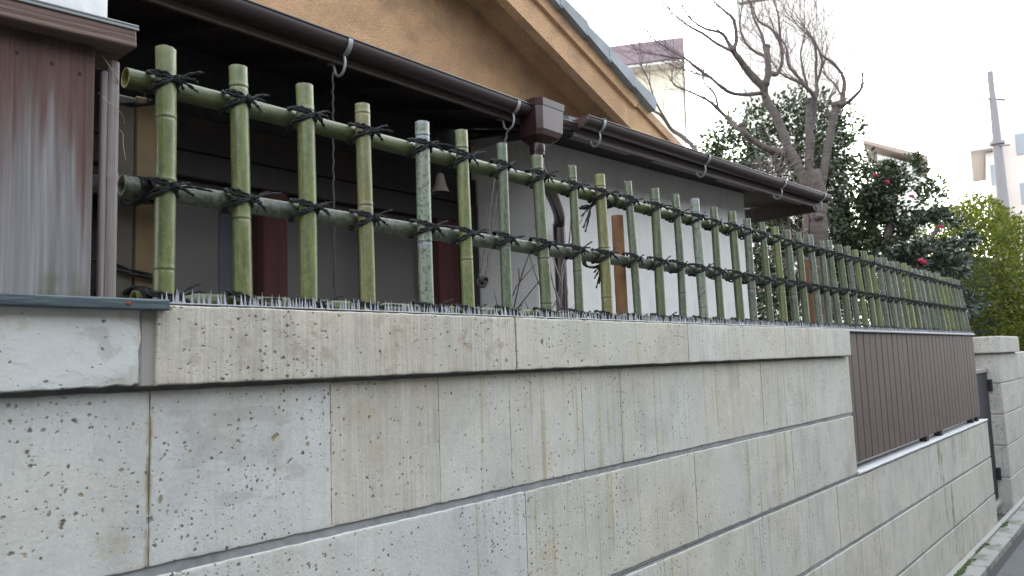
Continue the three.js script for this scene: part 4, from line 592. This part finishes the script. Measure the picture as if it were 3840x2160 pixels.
    if (k !== 'trunk' && r1 > 0.02) { const end = c[c.length - 1]; const g = new THREE.IcosahedronGeometry(r1 * 1.5, 1); g.scale(1, 0.8, 1); g.translate(end.x, end.y, end.z); knobs.push(g); }
    if (r0 < 0.035) { const L = c.length; for (let i = 3; i < L; i++) if (rnd() < (/^(A3|A1c|A1a|E|B1)/.test(k) ? 0.8 : 0.5)) { const d = c[i].clone().sub(c[i - 1]).normalize().add(V(rr(-1, 1), rr(0, 0.9), rr(-1, 1))); twigs(tw, c[i], d, rr(0.12, 0.5), rr(0.0024, 0.0042), 0); } const d = c[L - 1].clone().sub(c[L - 3]); for (let q = 0; q < 2; q++) twigs(tw, c[L - 1], d.clone().normalize().add(V(rr(-0.6, 0.6), rr(0, 0.6), rr(-0.6, 0.6))), rr(0.25, 0.55), 0.0045, 0); }
  }
  for (const k of [[7.45, 5.5, -2.25], [7.31, 5.35, -2.49], [8.04, 5.6, -2.04], [8.03, 5.5, -2.07]]) for (let q = 0; q < 2; q++) twigs(tw, V(...k), V(rr(-0.6, 0.6), 1, rr(-0.6, 0.4)), rr(0.3, 0.6), 0.008, 0);
  // water sprouts: a bushy tuft over the low roof
  for (let q = 0; q < 26; q++) twigs(tw, V(7.62 + rr(-0.05, 0.1), 3.3 + rr(-0.05, 0.1), -1.75 + rr(-0.1, 0.1)), V(rr(-1, 1), rr(0.1, 1), rr(-1, 1)), rr(0.12, 0.34), 0.0055, 0, 1);
  for (let q = 0; q < 12; q++) twigs(tw, V(7.85, 3.1, -1.45), V(rr(-1, 0.3), rr(0.2, 1), rr(-0.5, 0.8)), rr(0.1, 0.25), 0.005, 0, 1);
  for (let q = 0; q < 8; q++) twigs(tw, V(7.9, 2.75 - q * 0.06, -1.5), V(-1, rr(-0.5, 0.4), rr(-0.5, 0.6)), rr(0.5, 1.0), 0.012, 0, 1);
  add(t, 'knots', knobs, bark, { kind: 'stuff' }); add(t, 'twigs', tw, twigM, { kind: 'stuff' });
  const sh = thing('bare_shrub', 'few bare shrub twigs behind the bamboo in front of the white wall', 'shrub'), st = [];
  for (const [x, z, dx, l] of [[2.16, -0.72, 0.1, 0.62], [2.35, -0.6, 0.25, 0.5], [2.42, -0.55, 0.3, 0.55], [2.5, -0.6, -0.2, 0.4], [2.05, -0.7, 0.4, 0.45], [2.3, -0.62, 0.05, 0.8]]) twigs(st, V(x, 1.25, z), V(dx, 1, rr(-0.1, 0.1)), l, 0.006, 0, 1);
  add(sh, 'twigs', st, std(0.1, 0.075, 0.07, 0.9), { kind: 'stuff' });
}
// ---------------------------------------------------------------- evergreens
const leafGeo = (() => { const P = [0, 0, 0, 0.25, 0.35, 0.05, 0, 0.5, -0.03, -0.25, 0.35, 0.05, 0.17, 0.75, 0.03, -0.17, 0.75, 0.03, 0, 1, -0.08]; const g = new THREE.BufferGeometry(); g.setAttribute('position', new THREE.Float32BufferAttribute(P, 3)); g.setIndex([0, 1, 2, 0, 2, 3, 1, 4, 2, 3, 2, 5, 2, 4, 6, 2, 6, 5]); g.computeVertexNormals(); return g; })();
const leafM = new THREE.MeshPhysicalMaterial({ color: rgb(1, 1, 1), roughness: 0.42, transmission: 0.5, thickness: 0, side: THREE.DoubleSide });
const hedgeM = new THREE.MeshPhysicalMaterial({ color: rgb(1, 1, 1), roughness: 0.7, specularIntensity: 0.3, transmission: 0.5, thickness: 0, side: THREE.DoubleSide });
function foliage(parent, name, blobs, count, size, cols, mat, gap = 0.42, shell = 2.4, fr = 3.2) {
  const mesh = new THREE.InstancedMesh(leafGeo, mat, count), m = new THREE.Matrix4(), q = new THREE.Quaternion(), c = new THREE.Color(), w = blobs.map((b) => b[3] * b[4] * b[5]), tot = w.reduce((a, b) => a + b, 0); let i = 0, guard = 0;
  while (i < count && guard++ < count * 12) {
    let k = rnd() * tot, b = 0; while (b < blobs.length - 1 && (k -= w[b]) > 0) b++;
    const [cx, cy, cz, rx, ry, rz] = blobs[b]; const d = V(rr(-1, 1), rr(-1, 1), rr(-1, 1)); if (d.length() > 1 || d.length() < 0.05) continue; d.normalize(); const rad = Math.pow(rnd(), 1 / shell) * (0.88 + 0.3 * n3(d.x * 3 + cx, d.y * 3 + cy, d.z * 3 + cz));
    const x = cx + d.x * rx * rad, y = cy + d.y * ry * rad, z = cz + d.z * rz * rad; if (n3(x * fr, y * fr, z * fr) < gap) continue;
    const dir = d.clone().multiplyScalar(0.8).add(V(rr(-1, 1), rr(-0.7, 0.7), rr(-1, 1))).normalize(); q.setFromUnitVectors(V(0, 1, 0), dir); q.multiply(new THREE.Quaternion().setFromAxisAngle(V(0, 1, 0), rr(0, 6.28)));
    const s = size * rr(0.65, 1.2); m.compose(V(x, y, z), q, V(s, s, s)); mesh.setMatrixAt(i, m); const col = pick(cols), l = rr(0.7, 1.25); c.setRGB(col[0] * l, col[1] * l, col[2] * l); mesh.setColorAt(i, c); i++;
  }
  mesh.count = i; mesh.name = name; mesh.castShadow = mesh.receiveShadow = true; mesh.userData = { kind: 'stuff' }; parent.add(mesh); return mesh;
}
{
  seed = 5150;
  const green = [[0.05, 0.075, 0.024], [0.065, 0.09, 0.028], [0.038, 0.064, 0.026], [0.085, 0.1, 0.035]];
  const e = thing('evergreen_tree', 'dense round dark evergreen with gaps of light behind the bare tree', 'tree');
  add(e, 'trunk', limb(curve([[9.1, 0.9, -2.2], [9.06, 1.9, -2.2], [9.1, 2.8, -2.25], [9.05, 3.6, -2.2]], 20), 0.07, 10, 0.2), bark);
  for (const pts of [[[9.08, 2.3, -2.2], [8.9, 3.0, -2.7], [8.8, 3.8, -2.9]], [[9.08, 2.5, -2.2], [9.2, 3.2, -1.8], [9.25, 3.9, -1.6]], [[9.06, 3.0, -2.2], [8.8, 3.6, -2.1], [8.6, 4.2, -2.2]]]) add(e, 'branch', limb(curve(pts, 10), 0.03, 7, 0.2), bark);
  foliage(e, 'crown', [[9.05, 3.75, -2.2, 0.7, 0.85, 0.95], [8.85, 3.75, -2.8, 0.5, 0.55, 0.5], [9.15, 4.0, -1.75, 0.5, 0.55, 0.5], [9.3, 3.4, -1.45, 0.4, 0.5, 0.4], [9.05, 2.75, -2.1, 0.75, 0.7, 1.0], [9.1, 2.0, -2.1, 0.7, 0.7, 1.2]], 29000, 0.062, green, leafM, 0.42, 3.0, 6.5);
  const c = thing('camellia', 'camellia with pink-red flowers on a short dark trunk right of the bare tree', 'tree');
  add(c, 'trunk', limb(curve([[9.05, 0.9, -1.1], [9.06, 2.0, -1.1], [9.07, 2.65, -1.06], [9.1, 3.1, -0.95]], 16), Array.from({ length: 17 }, (_, i) => 0.1 - 0.0045 * i), 10, 0.3), bark);
  for (const pts of [[[9.06, 2.4, -1.08], [9.15, 2.75, -0.85], [9.2, 3.0, -0.6]], [[9.06, 2.3, -1.08], [8.95, 2.5, -0.8], [8.9, 2.5, -0.5]], [[9.07, 2.6, -1.06], [8.95, 2.95, -1.2], [8.9, 3.2, -1.25]]]) add(c, 'branch', limb(curve(pts, 10), 0.028, 7, 0.2), bark);
  foliage(c, 'crown', [[8.98, 3.3, -1.1, 0.3, 0.3, 0.28], [9.0, 3.05, -1.28, 0.28, 0.32, 0.25], [9.1, 3.42, -0.82, 0.25, 0.2, 0.24], [9.2, 3.05, -0.58, 0.22, 0.25, 0.18], [8.9, 2.7, -1.35, 0.3, 0.5, 0.25], [9.0, 2.35, -1.3, 0.35, 0.5, 0.3], [9.08, 2.95, -0.98, 0.22, 0.3, 0.22]], 8800, 0.058, green, leafM, 0.45, 2.4, 6);
  const petal = (p) => { const g = []; for (let k = 0; k < 9; k++) { const a = k * 2.4, b = new THREE.SphereGeometry(0.016, 7, 5); b.scale(1, 0.45, 0.7); b.rotateZ(0.7); b.rotateY(a); b.translate(p[0] + Math.cos(a) * 0.02, p[1] + (k % 3) * 0.012 - 0.01, p[2] + Math.sin(a) * 0.02); g.push(b); } return g; };
  const pm = std(0.5, 0.035, 0.12, 0.6);
  for (const p of [[8.75, 3.369, -1.03], [8.78, 3.277, -0.93], [9.0, 3.12, -0.75]]) add(c, 'flower', petal(p), pm);
  const l = thing('cloud_pruned_shrub', 'low shrub with flat layered pads of leaves and red flowers at the fence end', 'shrub');
  for (const pts of [[[9.1, 0.9, -0.75], [9.05, 1.8, -0.8], [9.0, 2.3, -0.85]], [[9.0, 2.25, -0.85], [8.95, 2.5, -0.7], [9.1, 2.75, -0.55]], [[9.03, 1.9, -0.8], [8.9, 2.15, -0.6], [8.85, 2.3, -0.45]], [[9.0, 2.3, -0.85], [8.85, 2.45, -1.0], [8.8, 2.5, -1.1]]]) add(l, 'branch', limb(curve(pts, 12), 0.026, 7, 0.25), bark);
  foliage(l, 'leaf_pads', [[9.15, 2.82, -0.62, 0.3, 0.13, 0.3], [8.85, 2.5, -0.72, 0.3, 0.12, 0.34], [8.88, 2.3, -0.45, 0.25, 0.12, 0.24], [8.75, 2.45, -1.05, 0.25, 0.12, 0.25], [9.05, 1.92, -0.5, 0.3, 0.14, 0.3], [9.2, 2.62, -0.4, 0.2, 0.12, 0.2]], 3800, 0.065, [[0.03, 0.055, 0.03], [0.045, 0.07, 0.035], [0.06, 0.08, 0.05]], leafM, 0.34, 2, 5);
  for (const p of [[9.0, 2.748, -0.5], [8.6, 2.372, -0.63], [8.68, 2.36, -0.62]]) add(l, 'flower', petal(p), pm);
  const h = thing('clipped_hedge', 'big rounded yellow-green hedge in sunlight behind the gate pillar', 'hedge');
  add(h, 'trunk', limb([V(11.6, -0.05, -0.9), V(11.6, 1.4, -0.9), V(11.6, 2.6, -0.9)], 0.09, 8, 0.2), bark); add(h, 'trunk', limb([V(13, -0.05, -0.8), V(13, 1.4, -0.8), V(13, 2.6, -0.8)], 0.09, 8, 0.2), bark);
  const hg = [[0.12, 0.16, 0.012], [0.15, 0.185, 0.016], [0.08, 0.12, 0.01], [0.19, 0.2, 0.02], [0.12, 0.1, 0.02]];
  foliage(h, 'leaves', [[11.6, 2.25, -0.75, 1.0, 1.2, 0.75], [12.8, 2.35, -0.7, 1.2, 1.25, 0.7], [11.3, 1.4, -0.95, 0.9, 0.9, 0.7], [12.8, 1.3, -0.9, 1.4, 1.0, 0.7]], 52000, 0.052, hg, hedgeM, 0.3, 5, 4.5);
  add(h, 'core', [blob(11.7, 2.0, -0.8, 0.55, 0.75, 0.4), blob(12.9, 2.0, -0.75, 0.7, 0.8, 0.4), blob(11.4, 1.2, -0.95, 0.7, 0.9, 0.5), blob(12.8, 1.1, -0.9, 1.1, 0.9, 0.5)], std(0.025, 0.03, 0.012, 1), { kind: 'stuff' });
  const b = thing('background_bush', 'dim olive shrubbery filling the space beyond the end of the bamboo fence', 'shrub');
  add(b, 'stem', limb([V(10.2, -0.05, -1.2), V(10.2, 1.2, -1.2), V(10.1, 2.0, -1.3)], 0.05, 8, 0.2), bark);
  foliage(b, 'leaves', [[10.2, 1.6, -1.1, 0.5, 0.9, 0.75], [10.4, 2.3, -1.5, 0.5, 0.7, 0.7], [10.2, 1.3, -2.4, 0.5, 1.2, 0.9]], 11000, 0.06, [[0.06, 0.06, 0.025], [0.08, 0.075, 0.03], [0.05, 0.06, 0.02]], hedgeM, 0.36, 2.4, 4);
}
function blob(x, y, z, a, b, c) { const g = new THREE.IcosahedronGeometry(1, 3); g.scale(a, b, c); g.translate(x, y, z); return g; }
// ---------------------------------------------------------------- neighbouring houses, pole
{
  const win = std(0.25, 0.28, 0.3, 0.15), white = std(0.72, 0.71, 0.68, 0.85), cream = texMat(tex(128, 128, (u, v) => { const n = fbm(u * 4, v * 4), c = 0.66 + 0.05 * n; return [c, c * 0.93, c * 0.74, n]; }), 0.9, 0.004);
  const dirA = [0.463, 0.886]; // the cream house's long wall in plan
  const c = thing('cream_house', 'cream house with a wide mauve eave behind the ochre gable', 'house', [18.65, 0, -10.65], -Math.atan2(dirA[1], dirA[0]));
  add(c, 'wall', bx(0.12, 2.05, 0, 9.9, -7, 0, 0.02), cream); add(c, 'eave', bx(-3, 2.15, 9.98, 10.6, -7.6, 0.5, 0.02), std(0.24, 0.18, 0.2, 0.7)); add(c, 'soffit', bx(-2.95, 2.1, 9.9, 9.98, -7.5, 0.45, 0.01), white);
  const s = thing('siding_house', 'tall pale house clad in narrow upright siding behind the bare tree', 'house', [14.84, 0, -4.98], -Math.atan2(1.55, 0.6));
  const sid = std(0.78, 0.73, 0.66, 0.85); add(s, 'wall', bx(0, 1.8, 0, 8.75, -2.5, -0.03, 0.01), sid); for (let i = 0; i < 12; i++) add(s, 'siding_panel', bx(i * 0.147 + 0.003, i * 0.147 + 0.141, 0, 8.78, -0.028, 0, 0.006), sid); add(s, 'corner_trim', bx(-0.05, -0.002, 0, 8.82, -0.1, 0.03, 0.008), white); add(s, 'coping', bx(-0.06, 1.82, 8.83, 8.9, -2.5, 0.04, 0.01), white);
  const r = thing('low_house', 'white house with a thin brown gable edge above the camellia', 'house', [29.1, 0, -6.4], -Math.atan2(0.7, 0.16));
  add(r, 'wall', plate([[0.16, 0], [0.16, 8.6], [1.5, 7.95], [1.5, 0]], -0.1, 3), white); add(r, 'roof', plate([[-0.25, 9.0], [-0.25, 9.13], [1.75, 8.2], [1.75, 8.03]], 0.25, 3.4), std(0.34, 0.27, 0.23, 0.7));
  const a = thing('apartment_block', 'pale distant apartment block with balconies behind the utility pole', 'building', [33.6, 0, -3.75], -Math.atan2(1, 0.16));
  const ap = std(0.62, 0.55, 0.5, 0.9); add(a, 'wall', bx(0.2, 0.75, 0, 8.9, -6, 0, 0.02), white); add(a, 'wall', bx(0.75, 4, 0, 11.0, -6, -0.3, 0.02), ap); add(a, 'eave', bx(-0.3, 0.74, 8.95, 9.35, -6, 0.4, 0.02), std(0.68, 0.6, 0.56, 0.8));
  for (let k = 0; k < 3; k++) { const w = add(a, 'window', bx(0.3, 0.65, 7.6 - k * 1.5, 8.4 - k * 1.5, -0.05, 0.03, 0.01), win); add(a, 'balcony', bx(0.1, 0.74, 7.05 - k * 1.5, 7.5 - k * 1.5, -0.05, 0.4, 0.02), ap); const v = add(a, 'window', bx(1.2, 1.7, 8.7 - k * 1.9, 9.5 - k * 1.9, -0.35, -0.27, 0.01), win); }
  const p = thing('utility_pole', 'grey concrete utility pole rising beyond the hedge at the far right', 'utility pole', [25.8, 0, -2.12]);
  const pm = std(0.22, 0.21, 0.215, 0.8); add(p, 'shaft', limb([V(0, 0, 0), V(0, 5, 0), V(0, 8.8, 0)], [0.2, 0.155, 0.095], 14), pm); add(p, 'tip', limb([V(0, 8.8, 0), V(0, 9.55, 0)], 0.085, 12), pm); add(p, 'band', limb([V(0, 7.35, 0), V(0, 7.42, 0)], 0.19, 14), pm); add(p, 'crossarm', limb([V(-0.3, 8.72, -0.25), V(0.3, 8.72, 0.25)], 0.03, 6), pm); add(p, 'step_bolt', limb([V(-0.1, 7.3, 0), V(-0.1, 7.25, 0.32)], 0.025, 6), pm);
  // the other side of the lane, behind the camera
  const o = thing('opposite_house', 'plain grey house across the lane, reflected in the dark windows', 'house', [0, 0, 5]);
  const og = std(0.11, 0.11, 0.11, 0.9); add(o, 'wall', bx(-14, 22, 0, 3.7, -0.3, 5, 0.02), og); add(o, 'roof', prismX(-14.5, 22.5, [[-0.8, 3.72], [-0.8, 3.82], [2.5, 5.1], [5.4, 3.8], [5.4, 3.72]]), std(0.1, 0.1, 0.11, 0.7));
  for (let k = 0; k < 7; k++) add(o, 'window', bx(-8 + k * 3.4, -6.4 + k * 3.4, 1, 2.3, -0.34, -0.305, 0.01), win);
}
renderer.render(scene, camera);
